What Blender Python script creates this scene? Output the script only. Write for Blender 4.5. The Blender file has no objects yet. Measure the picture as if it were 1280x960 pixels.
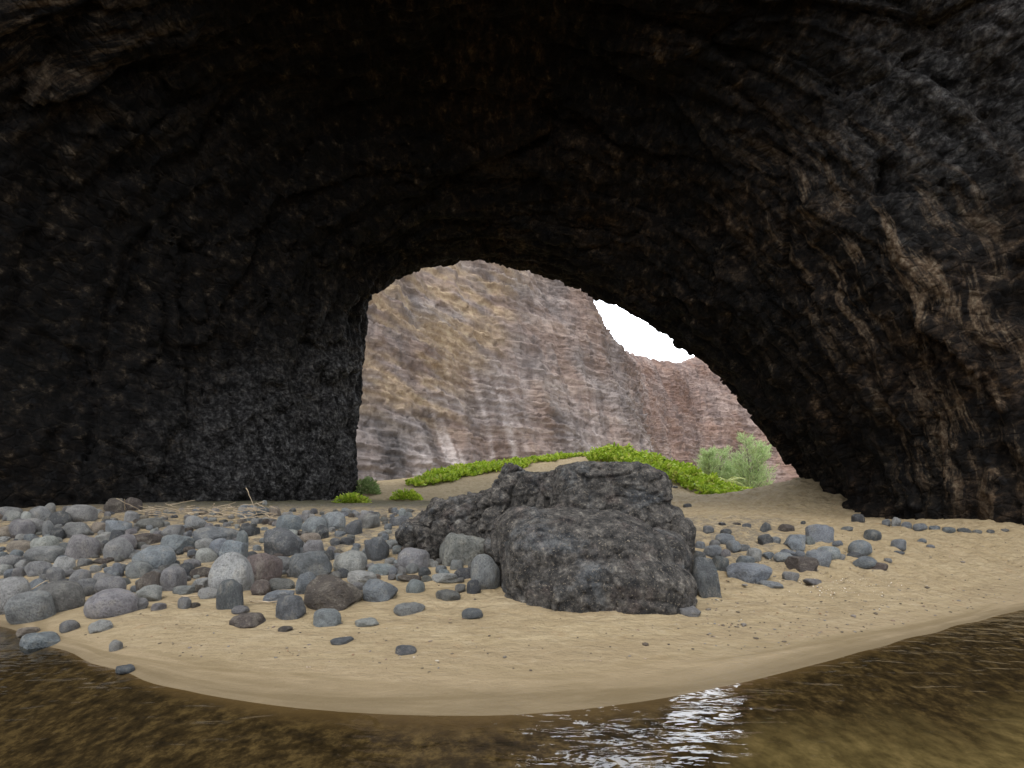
import bpy, bmesh, math, random
import numpy as np
from mathutils import Vector, Matrix, Euler

random.seed(7)
rng = np.random.default_rng(11)
C = bpy.context.scene.collection
R = math.radians
HAZE = 0

# ------------------------------------------------------------------ camera numbers (photo pixels 1280 x 960)
F, CX, HY, CAMZ = 620.0, 640.0, 640.0, 1.8
def at(px, py, Y):
    return np.array([(px - CX) / F * Y, Y, CAMZ + (HY - py) / F * Y])

# ------------------------------------------------------------------ noise
def _hash(ix, iy, iz, seed):
    with np.errstate(over='ignore'):
        n = (ix.astype(np.uint32) * np.uint32(374761393) + iy.astype(np.uint32) * np.uint32(668265263)
             + iz.astype(np.uint32) * np.uint32(2246822519) + np.uint32((seed * 3266489917) & 0xffffffff))
        n = (n ^ (n >> np.uint32(13))) * np.uint32(1274126177)
        n = (n ^ (n >> np.uint32(15))) * np.uint32(2654435761)
        return n ^ (n >> np.uint32(16))

def perlin(P, seed=0):
    P = np.asarray(P, float)
    i = np.floor(P).astype(np.int64); f = P - i
    u = f * f * f * (f * (f * 6 - 15) + 10)
    out = 0
    for dx in (0, 1):
        for dy in (0, 1):
            for dz in (0, 1):
                h = _hash(i[:, 0] + dx, i[:, 1] + dy, i[:, 2] + dz, seed)
                gx = (h & np.uint32(255)).astype(float) / 127.5 - 1
                gy = ((h >> np.uint32(8)) & np.uint32(255)).astype(float) / 127.5 - 1
                gz = ((h >> np.uint32(16)) & np.uint32(255)).astype(float) / 127.5 - 1
                d = gx * (f[:, 0] - dx) + gy * (f[:, 1] - dy) + gz * (f[:, 2] - dz)
                w = (u[:, 0] if dx else 1 - u[:, 0]) * (u[:, 1] if dy else 1 - u[:, 1]) * (u[:, 2] if dz else 1 - u[:, 2])
                out = out + w * d
    return out

def fbm(P, oct=4, seed=0, gain=0.5, ridged=False):
    P = np.asarray(P, float); a, s, t = 1.0, 0, 0
    for k in range(oct):
        n = perlin(P * 2.03 ** k + k * 17.3, seed + k)
        if ridged: n = 0.5 - np.abs(n) * 1.6
        s = s + a * n; t += a; a *= gain
    return s / t

def worley(P, seed=0):
    P = np.asarray(P, float); i = np.floor(P).astype(np.int64)
    f1 = np.full(len(P), 9.0); f2 = np.full(len(P), 9.0); rid = np.zeros(len(P)); off = np.zeros((len(P), 3))
    for dx in (-1, 0, 1):
        for dy in (-1, 0, 1):
            for dz in (-1, 0, 1):
                c = i + np.array([dx, dy, dz])
                h = _hash(c[:, 0], c[:, 1], c[:, 2], seed)
                p = c + np.stack([(h & np.uint32(255)) / 255.0, ((h >> np.uint32(8)) & np.uint32(255)) / 255.0,
                                  ((h >> np.uint32(16)) & np.uint32(255)) / 255.0], 1)
                v = P - p
                d = np.sqrt((v ** 2).sum(1))
                m = d < f1
                f2 = np.where(m, f1, np.minimum(f2, d))
                rid = np.where(m, (h >> np.uint32(20)) / 4096.0, rid)
                off = np.where(m[:, None], v, off)
                f1 = np.where(m, d, f1)
    return f1, f2, rid, off

def facets(P, seed=0, tilt=1.0):
    """Broken-rock relief: every cell is a plane with its own tilt and height."""
    f1, f2, rid, off = worley(P, seed)
    a = rid * 6.283; b = (rid * 7.31) % 1.0
    plane = off[:, 0] * np.cos(a) + off[:, 1] * np.sin(a) + off[:, 2] * (b - .5) * 2
    crack = np.clip((f2 - f1) / 0.10, 0, 1)
    return plane * tilt + (rid - .5) * .6 - (1 - crack) * .35

def sm(x, a, b):
    t = np.clip((x - a) / (b - a), 0, 1); return t * t * (3 - 2 * t)

# ------------------------------------------------------------------ objects
def mesh_from(name, V, Fc, smooth=True):
    me = bpy.data.meshes.new(name)
    V = np.asarray(V, np.float32)
    Fc = np.asarray(Fc, np.int32)
    n = Fc.shape[1]
    me.vertices.add(len(V)); me.vertices.foreach_set('co', V.ravel())
    me.loops.add(Fc.size); me.loops.foreach_set('vertex_index', Fc.ravel())
    me.polygons.add(len(Fc))
    me.polygons.foreach_set('loop_start', np.arange(0, Fc.size, n, dtype=np.int32))
    me.polygons.foreach_set('use_smooth', np.full(len(Fc), smooth))
    me.update(calc_edges=True); me.validate()
    return me

def link(name, me, mat=None, parent=None):
    o = bpy.data.objects.new(name, me); C.objects.link(o)
    if mat is not None and not me.materials: me.materials.append(mat)
    if parent is not None: o.parent = parent
    return o

def tag(o, label=None, cat=None, group=None, kind=None):
    for k, v in (('label', label), ('category', cat), ('group', group), ('kind', kind)):
        if v: o[k] = v
    return o

def attr(me, name, vals):
    a = me.attributes.new(name, 'FLOAT', 'POINT'); a.data.foreach_set('value', np.asarray(vals, np.float32))

def grid_faces(nu, nv, closed_v=False):
    i = np.arange((nv if closed_v else nv - 1))[:, None]; j = np.arange(nu - 1)[None, :]
    i2 = (i + 1) % nv
    return np.stack([i * nu + j + 0 * i, i * nu + j + 1, i2 * nu + j + 1, i2 * nu + j], -1).reshape(-1, 4)

def normals(V, Fc):
    a = V[Fc[:, 2]] - V[Fc[:, 0]]; b = V[Fc[:, 3 if Fc.shape[1] == 4 else 1]] - V[Fc[:, 1 if Fc.shape[1] == 4 else 0]]
    n = np.cross(a, b); N = np.zeros_like(V)
    for k in range(Fc.shape[1]): np.add.at(N, Fc[:, k], n)
    return N / np.maximum(np.linalg.norm(N, axis=1, keepdims=True), 1e-9)

# ------------------------------------------------------------------ material helper
class MT:
    def __init__(s, name):
        s.m = bpy.data.materials.new(name); s.m.use_nodes = True
        s.t = s.m.node_tree; s.t.nodes.clear()
        s.out = s.t.nodes.new('ShaderNodeOutputMaterial')
    def n(s, typ, **kw):
        nd = s.t.nodes.new(typ)
        for k, v in kw.items():
            if k.startswith('i_'):
                key = k[2:].replace('_', ' ')
                s.set(nd.inputs[key], v)
            else: setattr(nd, k, v)
        return nd
    def set(s, sock, v):
        if isinstance(v, bpy.types.NodeSocket): s.t.links.new(v, sock)
        elif isinstance(v, bpy.types.Node): s.t.links.new(v.outputs[0], sock)
        else: sock.default_value = v
    def pos(s): return s.n('ShaderNodeNewGeometry').outputs['Position']
    def obj(s): return s.n('ShaderNodeTexCoord').outputs['Object']
    def att(s, name): return s.n('ShaderNodeAttribute', attribute_name=name).outputs['Fac']
    def scale(s, v, sx, sy, sz, rot=(0, 0, 0)):
        m = s.n('ShaderNodeMapping'); s.set(m.inputs['Vector'], v)
        m.inputs['Scale'].default_value = (sx, sy, sz); m.inputs['Rotation'].default_value = rot
        return m.outputs[0]
    def noise(s, v, sc, det=5, rough=.55, dist=0):
        n = s.n('ShaderNodeTexNoise'); s.set(n.inputs['Vector'], v)
        n.inputs['Scale'].default_value = sc; n.inputs['Detail'].default_value = det
        n.inputs['Roughness'].default_value = rough; n.inputs['Distortion'].default_value = dist
        return n.outputs['Fac']
    def vor(s, v, sc, feat='F1', rnd=1):
        n = s.n('ShaderNodeTexVoronoi', feature=feat); s.set(n.inputs['Vector'], v); n.inputs['Scale'].default_value = sc
        return n.outputs['Distance']
    def ramp(s, fac, stops, interp='LINEAR'):
        r = s.n('ShaderNodeValToRGB'); r.color_ramp.interpolation = interp; s.set(r.inputs[0], fac)
        e = r.color_ramp.elements
        while len(e) < len(stops): e.new(.5)
        for el, (p, c) in zip(e, stops):
            el.position = p; el.color = (c, c, c, 1) if isinstance(c, (int, float)) else (*c, 1)
        return r.outputs[0]
    def mix(s, fac, a, b, blend='MIX'):
        m = s.n('ShaderNodeMix', data_type='RGBA', blend_type=blend)
        s.set(m.inputs[0], fac)
        for sk, v in ((m.inputs[6], a), (m.inputs[7], b)):
            s.set(sk, (*v, 1) if isinstance(v, tuple) and len(v) == 3 else v)
        return m.outputs[2]
    def math(s, op, a, b=0.0, clamp=False):
        m = s.n('ShaderNodeMath', operation=op, use_clamp=clamp); s.set(m.inputs[0], a); s.set(m.inputs[1], b); return m.outputs[0]
    def bump(s, h, dist, strength=1.0, normal=None):
        b = s.n('ShaderNodeBump'); b.inputs['Distance'].default_value = dist; s.set(b.inputs['Strength'], strength)
        s.set(b.inputs['Height'], h)
        if normal is not None: s.set(b.inputs['Normal'], normal)
        return b.outputs[0]
    def finish(s, col, rough=.8, normal=None, spec=.3, **kw):
        p = s.n('ShaderNodeBsdfPrincipled')
        s.set(p.inputs['Base Color'], (*col, 1) if isinstance(col, tuple) and len(col) == 3 else col)
        s.set(p.inputs['Roughness'], rough); p.inputs['Specular IOR Level'].default_value = spec
        if normal is not None: s.set(p.inputs['Normal'], normal)
        for k, v in kw.items(): s.set(p.inputs[k.replace('_', ' ')], v)
        s.t.links.new(p.outputs[0], s.out.inputs[0])
        return s.m

# ------------------------------------------------------------------ terrain
shore_px = [(0, 783), (60, 813), (165, 850), (300, 879), (450, 893), (640, 897), (740, 887), (880, 866), (950, 850), (1050, 822), (1150, 796), (1280, 762)]
ctrl = []
_sx = np.array(shore_px, float); _u = np.linspace(0, 1280, 23); _v = np.interp(_u, _sx[:, 0], _sx[:, 1])
for _ in range(3): _v[1:-1] = .25 * _v[:-2] + .5 * _v[1:-1] + .25 * _v[2:]
for px, py in zip(_u, _v):
    Y = F * CAMZ / (py - HY); X = (px - CX) / F * Y
    ctrl.append((X, Y, 0.0)); 
    d = np.array([X, Y]); d = d / np.linalg.norm(d)
    ctrl.append((X - d[0] * 1.3, Y - d[1] * 1.3, -.11)); ctrl.append((X - d[0] * 2.6, Y - d[1] * 2.6, -.24)); ctrl.append((X + d[0] * .9, Y + d[1] * .9, .075))
ctrl += [(-12, 9.6, 0), (-20, 11, .1), (11.6, 10.6, 0.0), (14.5, 12.2, .12), (-9, 4, -.45), (9, 4, -.45), (0, -2, -.6), (-20, 0, -.8), (20, 0, -.8),
         (0, -30, -1.4), (-60, -30, -1.4), (60, -30, -1.4), (-60, 0, -1), (60, 0, -1)]
ctrl += [(-6.5, 8.3, .22), (-10, 10.5, .45), (-3, 7.5, .3), (-4, 10, .5), (-9, 13, .95), (-4, 13, 1.05), (-14, 15, 1.3), (-8, 17, 1.62), (-14, 19, 1.92),
         (-4, 17, 1.65), (-4, 20, 1.98), (-10, 22, 2.15), (-18, 17, 1.65), (-9, 26, 2.25), (-6, 26, 2.3), (-6, 29, 2.45),
         (0, 7, .33), (1.5, 7, .33), (0, 10, .7), (2, 10, .7), (0, 13, 1.15), (3, 13, 1.15), (0, 17, 1.65), (3, 17, 1.65), (0, 22, 2.1), (0, 27, 2.5), (5, 22, 2.05), (5, 27, 2.5),
         (4, 7.5, .22), (6, 10, .58), (9, 12, .75), (12, 14.3, 1.05), (15.5, 15, 1.3), (7.6, 13, 1.15), (10, 16, 1.45), (14.5, 20, 1.52), (9, 20, 1.85), (12, 24, 2.3),
         (9, 26, 2.45), (12, 28, 2.8), (16.5, 27, 3.75), (15.2, 23.5, 2.45), (19, 30, 3.2), (14, 32, 2.75), (14.5, 35.5, 2.9)]
crest = [(-7.0, 36, 3.65), (-5.2, 42, 5.1), (.7, 45, 6.15), (8.2, 44, 6.7), (12.0, 40, 5.4), (14.2, 37, 3.8), (15.6, 34.5, 2.85)]
ctrl += crest
ctrl += [(-7.5, 31, 2.9), (-9.5, 33, 3.2), (0, 34, 3.7), (6, 34, 3.8), (9.5, 33, 3.3), (0, 55, 5.5), (10, 55, 4.5), (22, 50, 2.6), (30, 50, 2.4), (20, 40, 2.4), (26, 34, 2.8),
         (-12, 45, 4.6), (-15, 55, 5), (30, 80, 3), (0, 80, 4), (-50, 60, 5), (80, 120, 2), (60, 60, 2.5), (-60, 20, 2.2), (60, 20, 2), (0, 140, 3), (-80, 140, 3), (140, 140, 2),
         (-25, 25, 2.5), (28, 20, 2), (-40, 10, .8), (40, 10, .8), (200, 220, 2), (-150, 220, 3), (220, 0, 0), (-220, 0, 0), (0, -220, -3), (-220, -220, -3), (220, -220, -3)]
ctrl = np.array(ctrl, float)
def tps_fit(P):
    n = len(P); d = np.linalg.norm(P[:, None, :2] - P[None, :, :2], axis=2)
    K = np.where(d > 0, d * d * np.log(np.maximum(d, 1e-9)), 0) + np.eye(n) * .03
    A = np.zeros((n + 3, n + 3)); A[:n, :n] = K; A[:n, n] = 1; A[:n, n + 1:] = P[:, :2]; A[n:, :n] = A[:n, n:].T
    return np.linalg.solve(A, np.concatenate([P[:, 2], np.zeros(3)]))
_w = tps_fit(ctrl)
def terrain_z(X, Y):
    X = np.asarray(X, float).ravel(); Y = np.asarray(Y, float).ravel(); out = np.empty(len(X))
    for s in range(0, len(X), 20000):
        x, y = X[s:s + 20000], Y[s:s + 20000]
        d2 = (x[:, None] - ctrl[None, :, 0]) ** 2 + (y[:, None] - ctrl[None, :, 1]) ** 2
        K = .5 * d2 * np.log(np.maximum(d2, 1e-12))
        out[s:s + 20000] = K @ _w[:len(ctrl)] + _w[-3] + _w[-2] * x + _w[-1] * y
    return out
def tz(x, y): return float(terrain_z([x], [y])[0])
_Ys = np.linspace(3, 60, 1200)
def ground(px, py):
    """Where the view line through a photo pixel meets the sand."""
    z = terrain_z((px - CX) / F * _Ys, _Ys); ray = CAMZ + (HY - py) / F * _Ys
    k = np.argmax(z >= ray)
    if z[k] < ray[k]: k = len(_Ys) - 1
    Y = _Ys[k]; return np.array([(px - CX) / F * Y, Y, z[k]])

def axis(segs):
    a = []
    for lo, hi, st in segs: a += list(np.arange(lo, hi, st))
    return np.array(a + [segs[-1][1]])
gx = axis([(-240, -60, 20), (-60, -24, 2), (-24, 24, .085), (24, 60, 2), (60, 240, 20)])
gy = axis([(-240, -40, 20), (-40, -4, 2), (-4, 2, .4), (2, 12, .055), (12, 24, .09), (24, 60, .25), (60, 240, 10)])
GX, GY = np.meshgrid(gx, gy); Xf, Yf = GX.ravel(), GY.ravel()
Zf = terrain_z(Xf, Yf)
P2 = np.stack([Xf, Yf, 0 * Xf], 1)
dry = sm(Zf, .10, .45)
near = sm(Yf, 1, 3) * (1 - sm(Yf, 70, 90))
# scuffed, trodden sand: more on the dry beach, most towards the right and the mound
trod = .35 + .65 * sm(Xf, 2, 6) + .4 * sm(Yf, 20, 26)
foot = np.clip(perlin(P2 * [2.6, 3.4, 1], 5) * 1.4, -1, .35)
Zf = Zf + near * dry * (.05 * fbm(P2 * .7, 3, 3) + trod * .13 * foot + trod * .06 * perlin(P2 * [4.5, 6, 1], 9) + .012 * perlin(P2 * [11, 13, 1], 19))
Zf = Zf + near * (1 - dry) * .002 * fbm(P2 * [1.2, 5, 1], 3, 21)
Vt = np.stack([Xf, Yf, Zf], 1)
me = mesh_from('sand', Vt, grid_faces(len(gx), len(gy)))
soil = sm(Yf, 18.5, 21.5) * (1 - sm(Yf, 27.5, 30)) * (1 - sm(Xf, -4, -1)) * .9
attr(me, 'soil', soil)
grav = sm(Yf, 8.5, 12) * (1 - sm(Yf, 21, 24)) * (1 - sm(Xf, -2.5, -.2)) + sm(Yf, 9.5, 11) * (1 - sm(Yf, 16, 18)) * sm(Xf, 3, 4) * (1 - sm(Xf - Yf * .55, -.6, .8)) * .8
attr(me, 'gravelly', grav)

m = MT('sand'); p = m.pos()
sep = m.n('ShaderNodeSeparateXYZ'); m.set(sep.inputs[0], p); z = sep.outputs['Z']; x = sep.outputs['X']
cmb = m.n('ShaderNodeCombineXYZ'); m.set(cmb.inputs[0], m.math('MULTIPLY', x, .35)); m.set(cmb.inputs[1], m.math('MULTIPLY', z, 26.0)); m.set(cmb.inputs[2], m.math('MULTIPLY', sep.outputs['Y'], .25))
band = m.noise(cmb.outputs[0], 1.0, 4, .6, .6)
grain = m.noise(p, 160, 3, .7); blot = m.noise(p, 1.3, 5, .6)
col = m.ramp(blot, [(.25, (.275, .207, .114)), (.5, (.325, .253, .148)), (.78, (.37, .295, .184))])
col = m.mix(m.math('MULTIPLY', m.ramp(band, [(.42, 0.0), (.57, 1.0)]), m.ramp(z, [(0.0, .9), (.8, .25)])), col, (.225, .168, .096))
rust = m.ramp(m.noise(p, 3.2, 4, .6), [(.60, 0.0), (.75, .5)])
col = m.mix(rust, col, (.27, .165, .082))
mot = m.noise(m.scale(p, 1.6, 4.0, 1), 3.2, 6, .68)
col = m.mix(m.ramp(mot, [(.36, .55), (.50, 0.0)]), col, (.20, .148, .085))
col = m.mix(m.ramp(mot, [(.54, 0.0), (.68, .45)]), col, (.42, .345, .235))
dip_shade = m.noise(m.scale(p, 3.2, 5.5, 1), 1.0, 4, .6)
col = m.mix(m.math('MULTIPLY', m.ramp(dip_shade, [(.36, .32), (.50, 0.0)]), m.ramp(z, [(.15, 0.0), (.5, 1.0)])), col, (.19, .14, .08))  # shading of the scuffed hollows put into the sand colour
speck = m.ramp(m.noise(p, 28, 2, .5), [(.70, 0.0), (.76, .8)])
col = m.mix(speck, col, (.14, .10, .07))
col = m.mix(m.math('MULTIPLY', m.ramp(grain, [(.3, 0.0), (.7, 1.0)]), .3), col, (.215, .16, .09))
# wet sand just above the water line, then dark silt, leaf litter and algae on the bottom of the pool, the wall's dark reflection painted in
wet = m.ramp(m.math('ADD', z, m.math('MULTIPLY', m.math('SUBTRACT', band, .5), .14)), [(0.0, 1.0), (.05, .9), (.10, .45), (.24, 0.0)])
col = m.mix(wet, col, m.mix(m.ramp(band, [(.42, 0.0), (.58, 1.0)]), (.150, .110, .058), (.225, .170, .10)))
col = m.mix(m.ramp(m.math('ADD', z, m.math('MULTIPLY', m.math('SUBTRACT', m.noise(p, 1.8, 4, .6), .5), .06)), [(0.0, .7), (.02, .5), (.06, 0.0)]), col, (.125, .093, .052))
ub = m.noise(p, .55, 3, .5, .4)
bed = m.ramp(m.noise(p, 6.0, 7, .78), [(.38, (.014, .0105, .006)), (.49, (.045, .034, .018)), (.55, (.088, .068, .037)), (.66, (.17, .135, .075))])
olive = m.ramp(m.noise(p, 5.0, 5, .65), [(.38, (.10, .085, .045)), (.5, (.17, .147, .08)), (.62, (.25, .215, .125))])
f1 = m.math('ADD', m.math('SUBTRACT', m.math('MULTIPLY', x, .34), sep.outputs['Y']), m.math('ADD', 3.75, m.math('MULTIPLY', m.math('SUBTRACT', ub, .5), 1.6)))
f2 = m.math('ADD', m.math('SUBTRACT', x, 1.55), m.math('MULTIPLY', m.math('SUBTRACT', ub, .5), 1.2))
om = m.math('MULTIPLY', m.ramp(f1, [(0, 0.0), (.7, 1.0)]), m.ramp(f2, [(0, 0.0), (.5, 1.0)]))
bed = m.mix(om, bed, olive)  # the dark band left along the right shore stands for the reflected wall
col = m.mix(m.ramp(m.math('ADD', z, .1), [(.07, 1.0), (.1, 0.0)]), col, bed)
sl = m.mix(m.noise(p, 2.0, 5, .6), (.075, .06, .045), (.06, .07, .03))
col = m.mix(m.math('MULTIPLY', m.att('soil'), .9), col, sl)
gv = m.math('MULTIPLY', m.att('gravelly'), m.ramp(m.noise(p, 3.4, 5, .7), [(.44, 0.0), (.56, .85)]))
col = m.mix(gv, col, m.ramp(m.noise(p, 19, 4, .7), [(.35, (.05, .045, .04)), (.5, (.12, .105, .088)), (.62, (.20, .165, .115)), (.72, (.30, .25, .17))]))
rough = m.ramp(wet, [(0, .95), (1, .55)])
h = m.math('ADD', m.math('MULTIPLY', m.noise(p, 22, 6, .6), .7), m.math('MULTIPLY', grain, .15))
h = m.math('ADD', h, m.math('MULTIPLY', m.noise(m.scale(p, 3.2, 5.5, 1), 1.0, 4, .6), 3.4))
M_sand = m.finish(col, rough, m.bump(h, .045, m.math('SUBTRACT', 1.0, m.math('MULTIPLY', wet, .85))), .25)
tag(link('sand', me, M_sand), kind='structure')

# ------------------------------------------------------------------ water of the pool
wx = axis([(-200, -30, 20), (-30, 30, 1.5), (30, 200, 20)]); wy = axis([(-200, -10, 20), (-10, 14, 1.0)])
WX, WY = np.meshgrid(wx, wy)
me = mesh_from('water', np.stack([WX.ravel(), WY.ravel(), 0 * WX.ravel()], 1), grid_faces(len(wx), len(wy)))
m = MT('water'); p = m.pos()
h1 = m.noise(m.scale(p, 1.7, 3.6, 1, (0, 0, R(5))), 1.0, 2, .5, .8)
h2 = m.noise(m.scale(p, 5.2, 10.0, 1, (0, 0, R(-4))), 1.0, 2, .5, .8)
hh = m.math('ADD', m.math('MULTIPLY', h1, 1.0), m.math('MULTIPLY', h2, .17))
nb = m.bump(hh, .021, 1.0)
fr = m.n('ShaderNodeFresnel'); fr.inputs['IOR'].default_value = 1.33; m.set(fr.inputs['Normal'], nb)
gl = m.n('ShaderNodeBsdfGlossy'); gl.inputs['Roughness'].default_value = .02; m.set(gl.inputs['Normal'], nb)
tr = m.n('ShaderNodeBsdfTransparent'); tr.inputs['Color'].default_value = (.80, .73, .58, 1)
mx = m.n('ShaderNodeMixShader'); m.set(mx.inputs[0], fr.outputs[0]); m.t.links.new(tr.outputs[0], mx.inputs[1]); m.t.links.new(gl.outputs[0], mx.inputs[2])
m.t.links.new(mx.outputs[0], m.out.inputs[0])
tag(link('water', me, m.m), kind='structure')

# ------------------------------------------------------------------ the rock arch
def resample(Pts, n):
    """Catmull-Rom through the points, spaced by chord length."""
    Pts = np.asarray(Pts, float)
    s = np.concatenate([[0], np.cumsum(np.linalg.norm(np.diff(Pts, axis=0), axis=1) ** .5)])
    s /= s[-1]
    Q = np.vstack([2 * Pts[0] - Pts[1], Pts, 2 * Pts[-1] - Pts[-2]])
    fine = []
    for k in range(len(Pts) - 1):
        t = np.linspace(0, 1, 30, endpoint=False)[:, None]
        p0, p1, p2, p3 = Q[k], Q[k + 1], Q[k + 2], Q[k + 3]
        fine.append(.5 * (2 * p1 + (p2 - p0) * t + (2 * p0 - 5 * p1 + 4 * p2 - p3) * t ** 2 + (3 * p1 - p0 - 3 * p2 + p3) * t ** 3))
    fine = np.vstack(fine + [Pts[-1:]])
    L = np.concatenate([[0], np.cumsum(np.linalg.norm(np.diff(fine, axis=0), axis=1))]); L /= L[-1]
    u = np.linspace(0, 1, n)
    return np.stack([np.interp(u, L, fine[:, k]) for k in range(3)], 1)

NU = 620
def ring(lst): return resample([at(*q) for q in lst], NU)
def dn(P):  # sink the feet below the sand
    P = P.copy(); return P
Fm = ring([(443, 700, 32), (446, 600, 32), (449, 520, 32), (456, 440, 32), (464, 370, 32), (486, 352, 32), (520, 335, 32), (590, 325, 32), (650, 333, 31), (725, 358, 30), (800, 396, 29),
           (870, 446, 28.5), (920, 497, 28), (960, 543, 28), (985, 580, 28), (1000, 610, 28), (1012, 700, 28)])
M3 = ring([(425, 720, 29), (426, 600, 29), (426, 520, 29), (432, 450, 29), (452, 375, 29), (510, 325, 28.7), (590, 303, 28.5), (660, 312, 28), (735, 335, 27), (820, 375, 26), (900, 435, 25.5),
           (955, 500, 25), (1000, 560, 25), (1030, 610, 25), (1050, 720, 25)])
M2 = ring([(325, 740, 25), (325, 600, 25), (328, 500, 25), (352, 400, 25), (430, 300, 25), (590, 235, 25), (720, 240, 24), (860, 300, 23), (970, 410, 22), (1050, 540, 21.5), (1085, 620, 21), (1095, 740, 20.5)])
M1 = ring([(95, 760, 20), (85, 600, 20), (85, 450, 20), (150, 250, 19.5), (350, 95, 19.5), (620, 50, 19.5), (900, 110, 18.5), (1095, 290, 17.5), (1190, 480, 17), (1225, 600, 16.8), (1236, 760, 16.5)])
M0 = resample([(-24, 12, -2), (-25, 12.2, 5), (-22, 13.2, 13), (-14, 14.2, 18), (0, 15, 19.6), (12, 14.4, 18.4), (18.5, 12.6, 13), (20.3, 11.2, 6), (19, 10, -2)], NU)
def scaled(P, sx, sz, dy):
    Q = P.copy(); Q[:, 0] = 1 + (Q[:, 0] - 1) * sx; Q[:, 2] = -2 + (Q[:, 2] + 2) * sz; Q[:, 1] += dy; return Q
rings = [Fm, M3, M2, M1, M0, scaled(M0, 1.1, 1.08, -.6), scaled(M0, 1.5, 1.18, 1.5), scaled(M1, 2.0, 1.15, 3.5), scaled(Fm, 2.6, 1.16, -2), scaled(Fm, 2.2, 1.10, 1.0), scaled(Fm, 1.25, 1.05, 1.4)]
seg_n = [34, 44, 56, 56, 10, 10, 14, 14, 12, 14, 16]
rows = []; NR = len(rings); tag_in = []
for k in range(NR):
    p0, p1, p2, p3 = rings[k - 1], rings[k], rings[(k + 1) % NR], rings[(k + 2) % NR]
    for j in range(seg_n[k]):
        t = j / seg_n[k]
        if k < 4:
            if k == 0: p0 = 2 * p1 - p2
            if k == 3: p3 = 2 * p2 - p1
            q = .5 * (2 * p1 + (p2 - p0) * t + (2 * p0 - 5 * p1 + 4 * p2 - p3) * t ** 2 + (3 * p1 - p0 - 3 * p2 + p3) * t ** 3)
        else: q = p1 * (1 - t) + p2 * t
        rows.append(q); tag_in.append(k + t)
NV = len(rows); Vc = np.vstack(rows); kv = np.repeat(np.array(tag_in), NU)
Fc = grid_faces(NU, NV, True)
N = normals(Vc, Fc)
# N should point into the hollow: towards the axis inside the tunnel
inside = (kv < 4) & (np.abs(np.tile(np.linspace(0, 1, NU), NV) - .5) < .2)
if (N[inside][:, 2]).mean() > 0: N = -N; Fc = Fc[:, ::-1]
uu = np.tile(np.linspace(0, 1, NU), NV)
mouth = np.clip(np.minimum(kv, NR - kv) / 1.0, 0, 1)
amp = .35 + .65 * sm(mouth, 0, 1)
# foliation of the lava: long flakes that run along the vault on the right, down the wall on the left
gl_ = np.cumsum(np.concatenate([[0], np.linalg.norm(np.diff(Vc.reshape(NV, NU, 3), axis=0), axis=2).mean(1)]))
ul = uu * 52; wl = np.repeat(gl_, NU)
UW = np.stack([ul, wl, 0 * ul], 1)
UWw = UW + np.stack([perlin(Vc * .35, 8), .6 * fbm(Vc * .3, 2, 9), 0 * ul], 1) * 1.2
sq = np.stack([Vc[:, 0] * .9 + Vc[:, 2] * .35, Vc[:, 1] * 1.3, Vc[:, 2] * .45 - Vc[:, 0] * .3], 1)
d = 1.1 * amp * fbm(Vc * .16, 3, 40) + .55 * amp * fbm(Vc * .5, 3, 44, ridged=True)
d += .42 * (.5 + .5 * amp) * facets(UWw * [.22, .62, 1], 50, .9) + .22 * facets(UWw * [.55, 1.5, 1] + 7, 52, .9) * (.5 + sm(fbm(Vc * .3, 2, 31), -.2, .3))
d += .09 * facets(UWw * [1.6, 3.2, 1], 54, .9) + .14 * fbm(Vc * [1.3, 1.3, 1.0], 4, 58, .6, True)
outer = kv >= 4.6
d = np.where(outer, fbm(Vc * .12, 4, 60) * 1.5 * sm(kv, 4.6, 6) * (1 - sm(kv, 9.5, 10.6)), d)
Vc2 = Vc + N * d[:, None]
me = mesh_from('cave', Vc2, Fc)
def blob(px, py, Y, rr):
    c_ = at(px, py, Y); return np.exp(-((Vc - c_) ** 2).sum(1) / rr ** 2)
attr(me, 'brown_light', np.clip(blob(1090, 320, 17.5, 3.2) + blob(1180, 560, 16.4, 2.6) + .8 * blob(50, 20, 15, 2.6) + .7 * blob(980, 230, 18, 2.5) + .6 * blob(1240, 400, 15.5, 3) + .25 * blob(640, 270, 26, 4) + .25 * blob(300, 60, 18, 3), 0, 1))  # grazing light on the right wall and upper corner, painted in brown
attr(me, 'grey_daylight', np.clip(1.1 * blob(432, 470, 29, 2.8) + 1.1 * blob(405, 580, 28, 2.6) + .9 * blob(350, 530, 25.5, 3.0) + .7 * blob(280, 590, 23, 3.0) + .9 * blob(1220, 60, 14, 3.5), 0, 1))  # grey daylight painted onto the rock beside the mouth and at upper right
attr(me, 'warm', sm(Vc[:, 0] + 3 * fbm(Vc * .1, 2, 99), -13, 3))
attr(me, 'along', ul + .8 * perlin(Vc * .4, 71)); attr(me, 'across', wl + .5 * perlin(Vc * .5, 72))
m = MT('cave_rock'); p = m.pos()
cw = m.n('ShaderNodeCombineXYZ'); m.set(cw.inputs[0], m.math('MULTIPLY', m.att('along'), .55)); m.set(cw.inputs[1], m.math('MULTIPLY', m.att('across'), 1.5)); m.set(cw.inputs[2], m.math('MULTIPLY', m.n('ShaderNodeSeparateXYZ', i_Vector=p).outputs['Z'], .15)); pv = m.n('ShaderNodeMix', data_type='VECTOR'); pv.inputs[0].default_value = .72; m.set(pv.inputs[4], cw.outputs[0]); m.set(pv.inputs[5], m.scale(p, 2.1, 2.1, 2.1)); pw = pv.outputs[1]
big = m.noise(p, .22, 4, .6, .5); mid = m.noise(pw, 1.5, 9, .74, .1); fine = m.noise(p, 6, 6, .7)
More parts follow.
